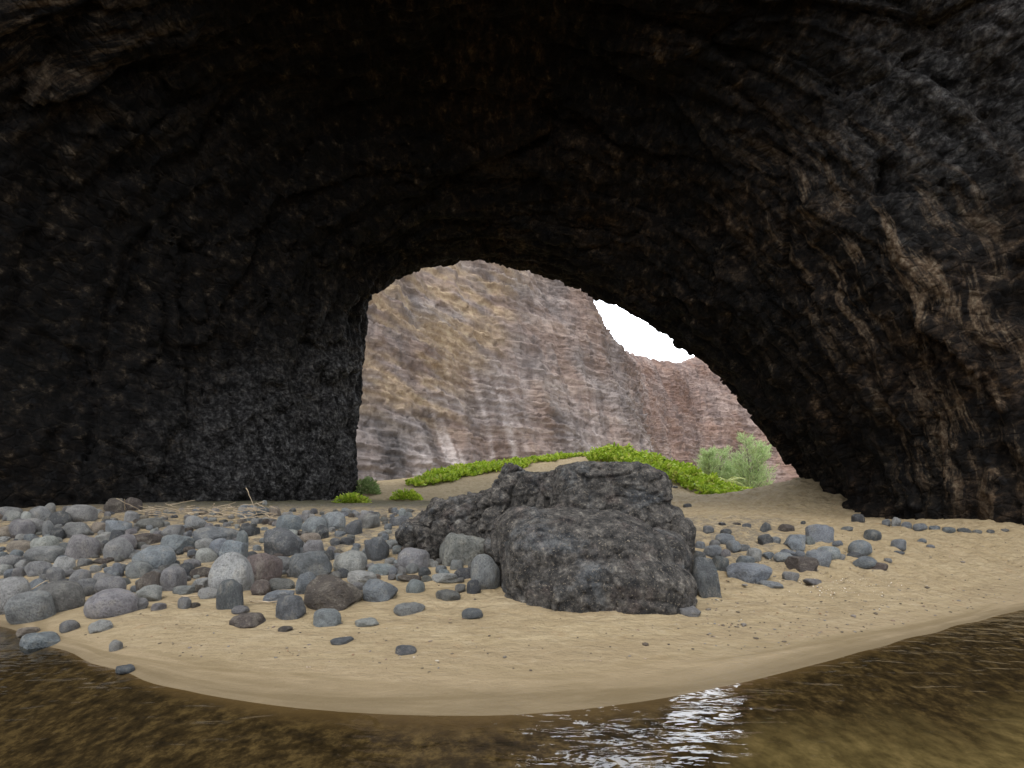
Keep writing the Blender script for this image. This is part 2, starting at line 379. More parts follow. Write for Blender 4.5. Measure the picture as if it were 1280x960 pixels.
col = m.ramp(mid, [(.38, (.0016, .0014, .0012)), (.48, (.0044, .0036, .003)), (.56, (.011, .0084, .0062)), (.62, (.036, .027, .018)), (.69, (.13, .10, .07))])
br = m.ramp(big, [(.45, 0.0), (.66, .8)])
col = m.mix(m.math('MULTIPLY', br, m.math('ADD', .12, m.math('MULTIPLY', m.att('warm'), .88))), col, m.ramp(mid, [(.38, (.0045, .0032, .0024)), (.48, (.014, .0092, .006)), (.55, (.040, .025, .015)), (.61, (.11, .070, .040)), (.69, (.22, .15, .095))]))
fl = m.math('MULTIPLY', m.ramp(fine, [(.60, 0.0), (.70, 1.0)]), m.ramp(m.noise(p, .6, 3, .6), [(.5, 0.0), (.68, .75)]))
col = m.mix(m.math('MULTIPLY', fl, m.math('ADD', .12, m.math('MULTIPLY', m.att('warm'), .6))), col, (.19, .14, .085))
gr = m.math('MULTIPLY', m.ramp(m.noise(p, 2.7, 4, .7), [(.56, 0.0), (.68, 1.0)]), .3)
col = m.mix(gr, col, (.032, .032, .034))
v1 = m.vor(m.scale(pw, 1, 1, 1), 1.5, 'DISTANCE_TO_EDGE')
hh = m.math('ADD', m.math('MULTIPLY', m.ramp(v1, [(0, 0.0), (.12, 1.0)]), .35), m.math('MULTIPLY', m.noise(pw, 1.8, 9, .70), 1.5))
flk = m.noise(m.scale(cw.outputs[0], .75, 1.35, 1), 1.0, 8, .74, .1)
col = m.mix(m.math('MULTIPLY', m.att('brown_light'), m.ramp(flk, [(.51, 0.0), (.60, .8)])), col, m.ramp(fine, [(.35, (.06, .036, .02)), (.5, (.15, .10, .06)), (.65, (.30, .23, .155))]))
col = m.mix(m.math('MULTIPLY', m.att('grey_daylight'), m.ramp(mid, [(.40, .1), (.56, .85)])), col, m.ramp(fine, [(.38, (.016, .015, .015)), (.5, (.062, .059, .058)), (.62, (.18, .172, .162))]))
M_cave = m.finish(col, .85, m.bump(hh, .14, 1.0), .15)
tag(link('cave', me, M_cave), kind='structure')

# ------------------------------------------------------------------ cliffs beyond the arch
cols = [(150, 55, 60, -60, 70), (380, 55, 330, 40, 76), (450, 57, 430, 100, 82), (500, 61, 505, 160, 88), (580, 68, 600, 250, 97), (680, 78, 685, 322, 105), (755, 85, 728, 358, 108), (796, 91, 752, 404, 112),
        (822, 96, 775, 438, 116)]
cols += [(832, 108, 784, 442, 128), (842, 122, 796, 445, 140), (858, 136, 815, 449, 152), (885, 147, 850, 455, 163), (930, 152, 872, 447, 170), (990, 152, 925, 440, 174), (1100, 150, 1010, 436, 176), (1300, 140, 1250, 420, 170)]
def cliff(name, cols, n_s, n_t, seed, endcap):
    B = np.array([[(a - CX) / F * y, y, 1.0] for a, y, *_ in cols]); Tt = np.array([at(c, d_, e) for _, _, c, d_, e in cols])
    if endcap:   # the buttress turns away from the viewer and runs back into the valley side
        b, t = B[-1], Tt[-1]
        for k, (dx, dy, dz) in enumerate([(2.0, 8, -1), (1.5, 22, -2), (-4, 50, -4)]):
            B = np.vstack([B, b + [dx, dy, 0]]); Tt = np.vstack([Tt, t + [dx - 1, dy, dz]])
    Bs, Ts = resample(B, n_s), None
    # keep top and base in step: resample both with the base's own parameter
    s = np.linspace(0, len(B) - 1, n_s)
    k = np.arange(len(B))
    def pc(A):
        out = np.empty((n_s, 3))
        for c in range(3): out[:, c] = np.interp(s, k, A[:, c])
        for _ in range(max(2, n_s // len(B) // 12)):
            out[1:-1] = .25 * out[:-2] + .5 * out[1:-1] + .25 * out[2:]
        return out
    Bs, Ts = pc(B), pc(Tt)
    t = np.linspace(0, 1, n_t)
    prof = t ** 1.12
    V = Bs[None] * (1 - t)[:, None, None] + Ts[None] * t[:, None, None]
    yy = Bs[None, :, 1] + (Ts[None, :, 1] - Bs[None, :, 1]) * prof[:, None]
    V[:, :, 1] = yy
    # a plateau runs back from the rim
    back = [Ts + np.array([0, 6, 1.0]), Ts + np.array([0, 25, 2.0]), Ts + np.array([0, 60, -3.0])]
    V = np.concatenate([V] + [b[None] for b in back]); nt = n_t + len(back)
    Vf = V.reshape(-1, 3); Fq = grid_faces(n_s, nt); Nn = normals(Vf, Fq)
    if Nn[: n_s * n_t, 1].mean() > 0: Nn = -Nn; Fq = Fq[:, ::-1]
    tt = np.repeat(np.concatenate([t, [1, 1, 1]]), n_s)
    sc = 70.0 / Vf[:, 1:2].clip(55, 200)
    sc = 1.0
    zt = Vf[:, 2] + Vf[:, 0] * .10 + 2.0 * fbm(Vf * .05, 3, seed)
    lay = np.stack([Vf[:, 0] * .05, Vf[:, 1] * .05, zt * .55], 1)
    dd = 4.2 * fbm(Vf * [.07, .07, .022], 3, seed + 3) + 2.6 * fbm(Vf * [.17, .17, .03] + 3, 4, seed + 7, ridged=True) + 1.3 * fbm(np.stack([Vf[:, 0] * .06, Vf[:, 1] * .06, (Vf[:, 2] + Vf[:, 0] * .3) * .22], 1), 4, seed + 31, ridged=True)
    led = (zt * .42 + .9 * fbm(Vf * [.10, .10, .04], 3, seed + 41)); fr_ = led - np.floor(led)
    dd += (1.1 * (fr_ ** 2) - .35) * (.25 + .9 * sm(fbm(Vf * [.07, .07, .05], 2, seed + 43), -.15, .25))
    led2 = (zt * 1.25 + .9 * fbm(Vf * [.16, .16, .06], 3, seed + 45)); dd += .42 * ((led2 - np.floor(led2)) ** 2 - .3) * sm(fbm(Vf * [.09, .09, .06], 2, seed + 47), -.2, .2)
    dd += .34 * facets(Vf * [.45, .45, .8] + fbm(Vf * .2, 2, seed + 49)[:, None] * .6, seed + 51, .9)
    dd += .45 * fbm(lay, 4, seed + 11, ridged=True) * (.3 + sm(fbm(Vf * .06, 2, seed + 29), -.1, .3)) + .12 * facets(Vf * [.6, .6, .9], seed + 15, .8) + .18 * fbm(Vf * 1.1, 4, seed + 17)
    rim = np.where(np.repeat(np.arange(nt), n_s) >= n_t, .3, 1 - .75 * sm(tt, .9, 1.0))
    V2 = Vf + Nn * (dd * rim)[:, None]
    V2[:, 2] += fbm(Vf * [.25, .25, 0], 4, seed + 23) * 1.3 * sm(tt, .97, 1.0)
    me = mesh_from(name, V2, Fq)
    pxv = CX + Vf[:, 0] / Vf[:, 1] * F; pyv = HY - (Vf[:, 2] - CAMZ) / Vf[:, 1] * F
    return me, V2, pxv, pyv, zt
me, Vq, qx, qy, zt = cliff('cliff', cols, 760, 300, 70, False)
attr(me, 'red', sm(Vq[:, 1] + 10 * fbm(Vq * .05, 3, 14), 92, 150))
# dry golden grass ledges high on the shoulder at the near end of the cliff; mineral streaks where water runs down
X_, Z_ = Vq[:, 0], Vq[:, 2]
g = sm(-X_ * 1.0 + Z_ * .40 + 9 * fbm(Vq * .08, 3, 5), 10, 20) * sm(Z_, 10, 17)
attr(me, 'grass', g * sm(fbm(np.stack([X_ * .10, Vq[:, 1] * .1, (Z_ + X_ * .33) * .45], 1), 4, 91), -.16, .14))
st = fbm(np.stack([X_ * .55 + 2.0 * perlin(Vq * .05, 6) + Z_ * .10, Vq[:, 1] * .05, Z_ * .035], 1), 4, 93, .6)
win = np.exp(-((X_ + Z_ * -.02 + 9) / 3.8) ** 2) + np.exp(-((X_ + 3.0 - Z_ * .10) / 2.8) ** 2) + .35 * np.exp(-((X_ - 13) / 4) ** 2)
attr(me, 'streak', np.clip(win * 1.3 + .12, 0, 1) * sm(st, -.08, .16) * (1 - sm(Z_, 20, 30)))
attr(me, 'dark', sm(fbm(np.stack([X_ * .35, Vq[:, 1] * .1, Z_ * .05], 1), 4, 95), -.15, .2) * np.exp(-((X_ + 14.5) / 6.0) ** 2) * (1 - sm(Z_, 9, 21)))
m = MT('cliff_rock'); p = m.pos()
sp = m.n('ShaderNodeSeparateXYZ'); m.set(sp.inputs[0], p)
tilt = m.scale(p, .035, .035, .50, (0, R(7), 0))
lay = m.noise(tilt, 1.0, 7, .68, .5); blot = m.noise(p, .10, 5, .6); fine = m.noise(p, 1.1, 7, .72)
colr = m.ramp(lay, [(.30, (.14, .100, .084)), (.43, (.245, .180, .148)), (.50, (.205, .148, .124)), (.56, (.31, .236, .194)), (.64, (.25, .188, .156)), (.74, (.38, .305, .25))])
colr = m.mix(m.ramp(blot, [(.40, 0.0), (.60, .6)]), colr, m.ramp(lay, [(.3, (.14, .128, .126)), (.5, (.25, .23, .222)), (.7, (.37, .345, .325))]))
colr = m.mix(m.ramp(fine, [(.40, .5), (.48, 0.0)]), colr, (.10, .078, .072))
gul = m.noise(m.scale(p, .22, .22, .03, (0, R(-6), 0)), 1.0, 6, .7, .3)
colr = m.mix(m.ramp(gul, [(.40, .55), (.50, 0.0)]), colr, (.10, .085, .082))
colr = m.mix(m.ramp(fine, [(.60, 0.0), (.74, .35)]), colr, (.42, .33, .27))
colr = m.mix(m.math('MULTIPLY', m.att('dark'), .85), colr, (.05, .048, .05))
colr = m.mix(m.math('MULTIPLY', m.att('streak'), m.ramp(fine, [(.3, .35), (.58, .9)])), colr, (.50, .435, .405))
gc = m.ramp(m.noise(p, .9, 6, .7), [(.3, (.18, .125, .08)), (.48, (.32, .228, .14)), (.62, (.44, .335, .21)), (.78, (.27, .25, .13))])
colr = m.mix(m.math('MULTIPLY', m.att('grass'), .8), colr, gc)
rd = m.att('red'); colr = m.mix(m.math('MULTIPLY', rd, .4), colr, m.mix(.75, colr, (1.25, .86, .74), 'MULTIPLY'))
hb = m.math('ADD', m.math('MULTIPLY', lay, 1.6), m.noise(p, 1.7, 8, .74))
M_cliff = m.finish(colr, .9, m.bump(hb, .38, .7), .15)
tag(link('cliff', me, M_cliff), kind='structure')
# ------------------------------------------------------------------ boulders and stones
def ico(sub):
    bm = bmesh.new(); bmesh.ops.create_icosphere(bm, subdivisions=sub, radius=1.0)
    bm.verts.ensure_lookup_table()
    V = np.array([v.co[:] for v in bm.verts]); Fq = np.array([[v.index for v in f.verts] for f in bm.faces]); bm.free()
    return V, Fq
ICO_V, ICO_F = ico(4)
def stone_mesh(kind, seed):
    r = np.random.default_rng(seed); V = ICO_V.copy()
    if kind == 'round': pw_, cuts, dep, dims = r.uniform(2.1, 2.7), 8, (.72, .95), (1, r.uniform(.68, .95), r.uniform(.66, .9))
    elif kind == 'block': pw_, cuts, dep, dims = 3.2, 11, (.60, .88), (1, r.uniform(.7, .9), r.uniform(.7, .9))
    else: pw_, cuts, dep, dims = 2.6, 9, (.62, .9), (1, r.uniform(.6, .85), .6)
    s = (np.abs(V) ** pw_).sum(1) ** (1 / pw_); V = V / s[:, None]
    V = V * dims
    for _ in range(cuts):
        n = r.normal(size=3); n /= np.linalg.norm(n); dmax = np.abs(V @ n).max() * r.uniform(*dep)
        k = V @ n - dmax; soft = .05 if kind != 'round' else .12
        push = np.where(k > -soft, np.maximum(k, 0) * .9 + np.where(np.abs(k) < soft, (soft - np.abs(k)) ** 2 / (4 * soft), 0), 0)
        V = V - n * push[:, None]
    nn = V / np.linalg.norm(V, axis=1, keepdims=True)
    V = V + nn * ((.17 if kind == 'round' else .14) * fbm(V * 1.1 + seed, 3, seed) + (.035 if kind == 'round' else .06) * fbm(V * 4 + seed, 4, seed + 5, .6) + (.012 if kind == 'round' else .04) * facets(V * 2.2 + seed, seed))[:, None]
    V -= (V.max(0) + V.min(0)) / 2
    return mesh_from('stone', V, ICO_F), V
VAR = {}
for kind, n in (('round', 14), ('block', 11), ('slab', 7)): VAR[kind] = [stone_mesh(kind, 100 + 31 * i + len(kind)) for i in range(n)]

m = MT('beach_stone'); o_ = m.obj()
oi = m.n('ShaderNodeObjectInfo'); rv = m.n('ShaderNodeVectorMath', operation='ADD'); m.set(rv.inputs[0], o_)
cb = m.n('ShaderNodeCombineXYZ'); m.set(cb.inputs[0], m.math('MULTIPLY', oi.outputs['Random'], 57.0)); m.set(cb.inputs[1], m.math('MULTIPLY', oi.outputs['Random'], 23.0)); m.set(rv.inputs[1], cb.outputs[0]); q = rv.outputs[0]
n1 = m.noise(q, 1.6, 5, .62, .3); n2 = m.noise(q, 11, 5, .7); n3 = m.vor(q, 15)
base = oi.outputs['Color']
col = m.mix(m.ramp(n1, [(.34, .75), (.52, 0.0)]), base, m.mix(.62, base, (.05, .045, .045)))
col = m.mix(m.ramp(n1, [(.52, 0.0), (.68, .7)]), col, m.mix(.55, base, (.40, .36, .29)))
col = m.mix(m.ramp(n2, [(.38, .6), (.5, 0.0)]), col, m.mix(.7, base, (.02, .02, .02)))
col = m.mix(m.ramp(n2, [(.57, 0.0), (.70, .4)]), col, (.42, .40, .35))
pit = m.ramp(n3, [(.10, 0.0), (.26, 1.0)])
hb = m.math('ADD', m.math('MULTIPLY', pit, .22), n2)
M_stone = m.finish(col, m.ramp(n2, [(.3, .6), (.7, .85)]), m.bump(hb, .09, 1.0), .3)
for lst in VAR.values():
    for me_, _ in lst: me_.materials.append(M_stone)

COL = {'g': (.235, .234, .228), 'b': (.205, .222, .238), 'p': (.238, .228, .224), 'l': (.34, .335, .315), 'd': (.085, .088, .093), 't': (.26, .215, .165), 'r': (.135, .105, .094),
       'w': (.40, .395, .37), 'o': (.165, .163, .148), 'n': (.10, .080, .066), 's': (.125, .130, .134), 'c': (.255, .275, .278)}
WORD = {'g': 'grey', 'b': 'blue grey', 'p': 'mauve grey', 'l': 'light grey', 'd': 'dark', 't': 'tan', 'r': 'red brown', 'w': 'whitish', 'o': 'olive grey', 'n': 'brown', 's': 'slate grey', 'c': 'pale bluish'}
SHP = {'R': ('round', 'rounded'), 'B': ('block', 'angular'), 'F': ('slab', 'flat')}
# (x, foot, width, height in photo pixels, colour, shape, [own label, short name as a landmark])
ST = [
 (13,647,26,14,'p','R'),(17,651,18,13,'l','R'),(33,656,14,17,'w','R','small whitish upright stone high up at the edge of the boulder field','the small whitish upright stone'),
 (51,652,24,20,'p','R'),(62,641,12,13,'l','R','small light grey knob of a stone against the black cave wall','the light grey knob'),
 (75,658,24,20,'d','R','dark blue rounded boulder among mauve ones near the dark wall','the dark blue boulder'),
 (102,653,34,23,'p','R','large domed mauve boulder just below the dark cave wall','the domed mauve boulder'),
 (46,667,28,20,'p','R'),(28,672,30,24,'p','R'),(61,672,14,22,'g','R','narrow upright grey stone with pale stripes','the striped upright stone'),(72,676,16,16,'d','B'),(97,672,36,20,'p','B'),
 (103,700,36,32,'p','R','tall rounded mauve and tan boulder standing in the middle of the heap','the tall mauve boulder'),(58,690,30,20,'l','R'),(58,705,40,22,'g','R'),(125,666,24,14,'t','F'),(131,679,20,14,'l','B'),
 (147,682,17,20,'d','B'),(147,670,30,20,'b','B'),(10,672,20,14,'t','R'),(14,714,28,20,'g','F','flat grey slab at the outer end of the boulder field','the outer grey slab'),(80,720,24,24,'l','B'),(70,728,22,18,'g','R'),(50,720,28,18,'g','R'),
 (144,642,28,20,'n','B','brown angular boulder touching the black wall beside bleached sticks','the brown boulder by the wall'),(30,690,34,14,'t','R'),(150,700,34,28,'p','R'),(83,690,16,12,'s','B'),(86,640,13,8,'p','R'),
 (12,768,42,46,'l','R','big light grey rounded boulder cut by the picture edge','the big light grey boulder'),
 (39,779,46,38,'g','R','large grey boulder at the front nearest the water','the front grey boulder'),
 (74,766,52,38,'o','R','large pitted olive grey boulder in the front row','the pitted olive boulder'),
 (140,772,58,32,'p','R','broad low brownish boulder in the front row sitting on clean sand','the broad brownish boulder'),
 (107,746,26,22,'g','R'),(138,746,34,25,'p','R'),(47,748,24,24,'b','R'),(101,730,22,18,'p','R'),
 (87,791,20,14,'p','R','single mauve cobble alone on the wet sand','the single mauve cobble'),(125,791,28,12,'w','B','whitish jagged coral lump alone on the sand','the whitish coral lump'),
 (145,815,14,13,'l','R','half buried pale grey cobble in the wet sand','the half buried cobble'),(51,815,52,19,'b','F','blue grey wedge shaped slab lying at the edge of the water','the waterline slab'),(35,796,32,9,'t','F'),
 (130,736,30,20,'g','R'),(148,722,16,18,'b','R'),(157,843,22,9,'s','F','small dark flat stone at the waterline','the dark waterline stone'),
 (166,638,20,17,'n','R'),(164,652,16,14,'l','R'),(190,661,30,14,'o','R','oval olive boulder beside the bleached sticks','the oval olive boulder'),(183,682,38,16,'n','F','long brown slab lying across the boulders','the long brown slab'),(157,690,26,22,'p','R'),
 (192,713,50,31,'b','R','large smooth blue grey boulder in the middle of the boulder field','the smooth blue grey boulder'),(222,690,40,22,'b','B'),(216,672,24,16,'g','B'),(245,662,26,18,'g','R'),
 (272,683,52,25,'s','B','large dark slate boulder below the bleached sticks','the dark slate boulder'),(257,687,24,14,'l','R'),(258,704,26,19,'w','R','round whitish boulder in front of the dark slate one','the round whitish boulder'),
 (274,699,22,26,'b','R'),(292,707,32,32,'b','B'),(240,711,20,12,'p','F'),(216,738,28,30,'p','R','egg shaped blue and mauve boulder standing on end','the egg shaped boulder'),(188,742,34,27,'n','B','dark brown jagged rock in front of the smooth blue grey boulder','the dark jagged rock'),
 (234,723,18,20,'d','R'),(253,722,24,13,'n','F'),(232,743,32,10,'g','F'),(261,749,24,14,'l','R','light grey loaf shaped stone on the sand','the loaf shaped stone'),(252,737,26,14,'l','F'),
 (288,742,50,52,'l','R','tall pale grey tooth shaped boulder, the palest big one','the pale tooth shaped boulder'),(288,763,34,38,'s','R','dark blue grey boulder leaning in front of the pale tooth shaped one','the leaning dark boulder'),
 (188,752,32,20,'l','B','light grey wedge in front of the dark jagged rock','the light grey wedge'),(231,761,18,14,'g','R','small grey stone with a brown sliver on open sand','the small grey stone'),(244,760,12,6,'n','F'),(198,763,18,8,'p','F'),(176,763,18,14,'p','B'),(175,722,30,20,'g','R'),
 (310,646,24,16,'b','R'),(327,645,20,12,'s','R'),(344,646,14,14,'t','R'),(331,631,6,6,'w','R','tiny white stone on the mossy strip under the wall','the tiny white stone'),(362,665,32,22,'b','R','blue grey rounded boulder behind the driftwood','the boulder behind the driftwood'),(362,672,20,10,'w','F'),
 (394,666,32,21,'c','R'),(403,674,18,18,'d','B'),(418,663,30,24,'c','R','pale bluish boulder at the back nearest the ridge','the pale bluish boulder'),(352,695,54,36,'s','B','massive slate grey block in the middle of the boulder field','the slate block'),(388,680,26,14,'t','R'),(392,693,26,18,'p','B'),
 (303,683,14,20,'c','R'),(312,670,24,13,'d','B'),(388,724,54,35,'s','B','large rough slate boulder in front of the slate block','the rough slate boulder'),(328,729,50,38,'r','F','red brown layered rock with broken ledges','the red brown layered rock'),
 (355,716,22,20,'p','B'),(434,714,32,24,'l','R'),(412,701,10,14,'d','R'),(326,743,24,18,'r','R','small brick red stone under the layered rock','the brick red stone'),(352,738,34,14,'o','F'),(383,744,26,28,'b','R'),(350,754,40,14,'b','F'),
 (363,775,38,30,'s','B','dark purple angular rock at the front of the field','the dark purple rock'),(419,763,70,41,'n','B','big dark brown angular boulder at the front of the field','the big dark brown boulder'),
 (409,784,36,20,'c','F','pale bluish flat stone in front of the big dark brown boulder','the pale flat stone'),(312,784,44,14,'n','F','low brown pointed rock half sunk in the sand','the low pointed rock'),(357,791,18,6,'n','F'),(300,768,20,10,'p','R'),(428,807,28,6,'s','F','thin slate sliver flat on the sand in front of the pale flat stone','the slate sliver'),
 (471,701,30,31,'s','B','slate grey wedge shaped boulder with a sharp edge','the sharp slate wedge'),(441,716,38,28,'l','R'),(500,657,26,13,'s','F'),(503,645,10,10,'c','R'),(462,661,26,20,'o','B'),(442,669,24,20,'s','B'),(434,682,18,10,'d','R'),(532,673,28,14,'b','R'),(549,677,22,14,'p','F'),
 (517,711,42,26,'p','R','broad mauve boulder in front of the rock ridge','the broad mauve boulder'),(512,685,18,14,'g','R'),(490,684,16,10,'g','F'),(583,707,72,43,'o','F','large tilted grey slab with pits propped against the great boulder','the tilted pitted slab'),
 (607,738,40,46,'g','R','rounded grey boulder tucked against the great boulder','the tucked grey boulder'),(592,744,18,19,'d','R','small dark round stone at the foot of the tucked grey boulder','the small dark round stone'),(591,717,13,15,'o','R'),(543,698,18,14,'t','R'),(580,723,24,12,'d','F'),
 (476,753,42,27,'b','B','blue mauve pointed boulder alone on the sand before the field','the blue mauve pointed boulder'),(519,743,24,18,'c','R','pale blue round stone beside the blue mauve pointed boulder','the pale blue stone'),(512,727,30,8,'n','F'),(452,729,44,14,'l','F'),(555,729,38,11,'l','F'),(477,719,34,14,'c','F'),
 (560,752,32,13,'o','F','flat olive stone sunk in sand near the great boulder','the flat olive stone'),(512,769,40,13,'g','F'),(591,774,27,11,'s','R','low slate hump in the sand before the great boulder','the slate hump'),(447,739,16,10,'p','R'),(576,739,14,9,'p','R'),(459,784,32,9,'l','F'),(507,818,27,9,'s','F','lone flat slate stone nearest the water in the middle of the sand','the lone flat stone'),
 # right of the great boulder
 (881,747,36,50,'s','B','dark squared block leaning on the side of the great boulder','the leaning squared block'),(901,713,22,18,'s','B'),(862,771,28,10,'g','F','flat grey stone under the corner of the great boulder','the corner stone'),
 (935,727,56,21,'b','F','long pale blue slab lying beyond the leaning squared block','the long blue slab'),(962,736,30,8,'c','F'),(1005,715,38,18,'n','B','brown pyramid shaped rock on the sand','the brown pyramid rock'),(988,727,20,12,'g','F'),(1015,730,20,6,'p','F'),
 (1023,708,28,21,'b','B'),(1036,699,26,16,'c','R'),(1075,694,26,19,'b','R'),(1068,699,16,9,'s','B'),(1081,710,26,14,'b','R'),(1094,713,28,10,'n','F','flat brown rock nearest the open sand','the flat brown rock'),(1090,676,20,14,'s','R','grey rounded stone alone on the upper sand','the lone upper stone'),
 (1072,653,14,11,'d','R','dark round stone high on the sand slope by the cave wall','the dark slope stone'),(1060,663,16,5,'s','F'),(1024,678,30,23,'b','B','largest blue grey boulder of the cluster beyond the great boulder','the largest cluster boulder'),(1012,681,12,11,'c','R'),(993,687,26,19,'b','B'),
 (983,666,18,11,'n','B','small brown pyramid stone at the back of the cluster','the small brown pyramid'),(957,666,14,13,'s','B'),(957,681,20,14,'s','B'),(968,681,16,10,'c','R'),(943,700,18,15,'w','R','whitish blue stone, the brightest of the cluster','the brightest cluster stone'),(932,705,20,10,'b','F'),
 (907,669,14,8,'d','R'),(906,679,24,12,'b','R'),(917,689,18,14,'c','R'),(930,689,16,8,'s','F'),(907,697,12,10,'p','R'),(892,695,26,14,'b','R'),(875,701,18,12,'s','B'),(885,665,14,8,'s','F'),(859,635,10,6,'d','F','small black stone on the sand by the top of the great boulder','the small black stone'),
 (903,657,10,4,'d','F'),(921,658,10,5,'n','F'),(933,660,12,6,'s','F'),(1004,655,6,4,'d','F'),(1123,686,16,12,'b','R'),(1123,694,14,5,'s','F'),(1152,679,10,6,'b','R'),(1163,686,8,5,'b','F'),
 (985,697,20,10,'b','B'),(960,698,14,8,'b','F'),(980,703,24,12,'c','R'),(1050,700,14,8,'g','F'),(1047,684,12,8,'b','R'),(893,684,14,9,'g','R'),(875,686,12,9,'b','R'),(918,712,12,7,'b','R'),(948,714,14,7,'c','F'),(1000,697,12,8,'b','R'),(1110,703,9,5,'g','F'),
 (1108,657,10,8,'b','R'),(1120,659,11,13,'l','B','upright pale stone at the foot of the dark cave wall','the upright pale stone'),(1133,661,12,9,'b','R'),(1150,663,16,9,'b','R'),(1168,664,12,7,'b','F'),(1185,666,14,7,'b','R'),(1204,667,18,7,'s','F'),(1222,667,10,5,'g','R'),(1238,667,10,5,'s','R'),(1256,665,9,4,'g','R'),
]
marks = [(s[0], s[1] - s[3] / 2, s[7]) for s in ST if len(s) > 7]
used_labels = set(); stones_px = []
def auto_label(x, b, w, h, c, sh):
    cy = b - h / 2
    size = 'small' if w < 15 else ('medium' if w < 27 else 'large')
    near_ = sorted(marks, key=lambda k: (k[0] - x) ** 2 + (2.2 * (k[1] - cy)) ** 2)[:6]
    def rel(k):
        dx, dy = x - k[0], cy - k[1]
        if abs(dx) > 1.2 * abs(dy) * 2: return ('right of ' if dx > 0 else 'left of ') + k[2]
        return ('in front of ' if dy > 0 else 'behind ') + k[2]
    head = f'{size} {WORD[c]} {SHP[sh][1]} stone '
    opts = [head + rel(k) for k in near_[:3]] + [head + 'between ' + near_[i][2] + ' and ' + near_[j][2] for i, j in ((0, 1), (0, 2), (1, 2))] + [head + rel(k) for k in near_[3:]]
    for o in opts:
        if o not in used_labels and len(o.replace('-', ' ').split()) <= 16: return o
    return opts[0]
proto = {}
def put_stone(x, b, w, h, c, sh, label, group, name='boulder', seed=0, back=None):
    r = random.Random(seed)
    kind = SHP[sh][0]; vi = r.randrange(len(VAR[kind])); me_, V = VAR[kind][vi]
    key = (kind, vi, name)
    if key not in proto:
        o = link(name, me_); proto[key] = o
    else:
        o = proto[key].copy(); C.objects.link(o)
    g_ = ground(x, b)
    rz = r.choice((0, math.pi)) + r.uniform(-.6, .6)
    tl = .06 if kind == 'round' else .10
    if label and 'tilted' in label: tl = .0
    E = Euler((r.uniform(-tl, tl), r.uniform(-tl, tl), rz)); 
    wid = w / F * g_[1] * .99
    Rm = np.array(E.to_matrix())
    ext = lambda S: ((V * S) @ Rm.T)
    hh_ = h / F * g_[1] * .98 * (1.34 if kind != 'slab' else 1.45)
    S = np.array([1, 1, 1.0])
    e = ext(S); k = wid / (e[:, 0].max() - e[:, 0].min())
    if kind == 'slab' or w > 1.9 * h: 
        pass
    sz = hh_ / (e[:, 2].max() - e[:, 2].min())
    sxy = k
    if sxy > 2.6 * sz and kind != 'slab': pass
    S = np.array([sxy, sxy, sz]); e = ext(S)
    k2 = wid / (e[:, 0].max() - e[:, 0].min()); S[:2] *= k2; e = ext(S)
    S[2] *= hh_ / (e[:, 2].max() - e[:, 2].min()); e = ext(S)
    dpt = e[:, 1].max() - e[:, 1].min()
    Yc = g_[1] + dpt * .36; Xc = (x - CX) / F * Yc
    zg = g_[2]
    zc = zg - hh_ * (1 - 1 / 1.34 if kind != 'slab' else 1 - 1 / 1.45) - e[:, 2].min()
    # never leave a stone hanging over lower sand
    o.location = (Xc, Yc, zc); o.rotation_euler = E; o.scale = S
    base_c = np.array(COL[c]); j = 1 + r.uniform(-.13, .13); tint = 1 + np.array([r.uniform(-.025, .025) for _ in range(3)])
    o.color = (*np.clip(base_c * j * tint, .02, .6), 1)
    tag(o, label, 'boulder' if w >= 27 else 'stone', group)
    used_labels.add(label); stones_px.append((x, b, w, h))
    return o
for i, s in enumerate(ST):
    x, b, w, h, c, sh = s[:6]
    lab = s[6] if len(s) > 6 else auto_label(x, b, w, h, c, sh)
    grp = 'boulders scattered left of the great boulder' if x < 640 else 'boulders scattered right of the great boulder'
    put_stone(x, b, w, h, c, sh, lab, grp, 'boulder' if w >= 27 else 'stone', seed=500 + i)

# small cobbles that fill the gaps of the boulder field
r = random.Random(5); made = 0; tries = 0
while made < 290 and tries < 20000:
    tries += 1
    x = r.uniform(-5, 610); lo = 640; hi = 742 if x < 330 else 728
    b = lo + (hi - lo) * r.random() ** 1.2
    if x > 520 and b < 672: continue
    w = r.uniform(8, 17) * (.62 + .5 * (b - lo) / (hi - lo)); h = w * r.uniform(.5, .85)
    cover = max((1 for (X, B, W, H) in stones_px if abs(X - x) < W * .36 and B - H * .8 < b - h * .3 < B), default=0)
    if cover: continue
    put_stone(x, b, w, h, r.choice('ggbbpplllstoocdn'), r.choice('RRRBF'), 'small cobble filling a gap between the bigger boulders left of the great boulder', 'small cobbles filling the gaps of the boulder field', 'cobble', seed=9000 + made)
    made += 1

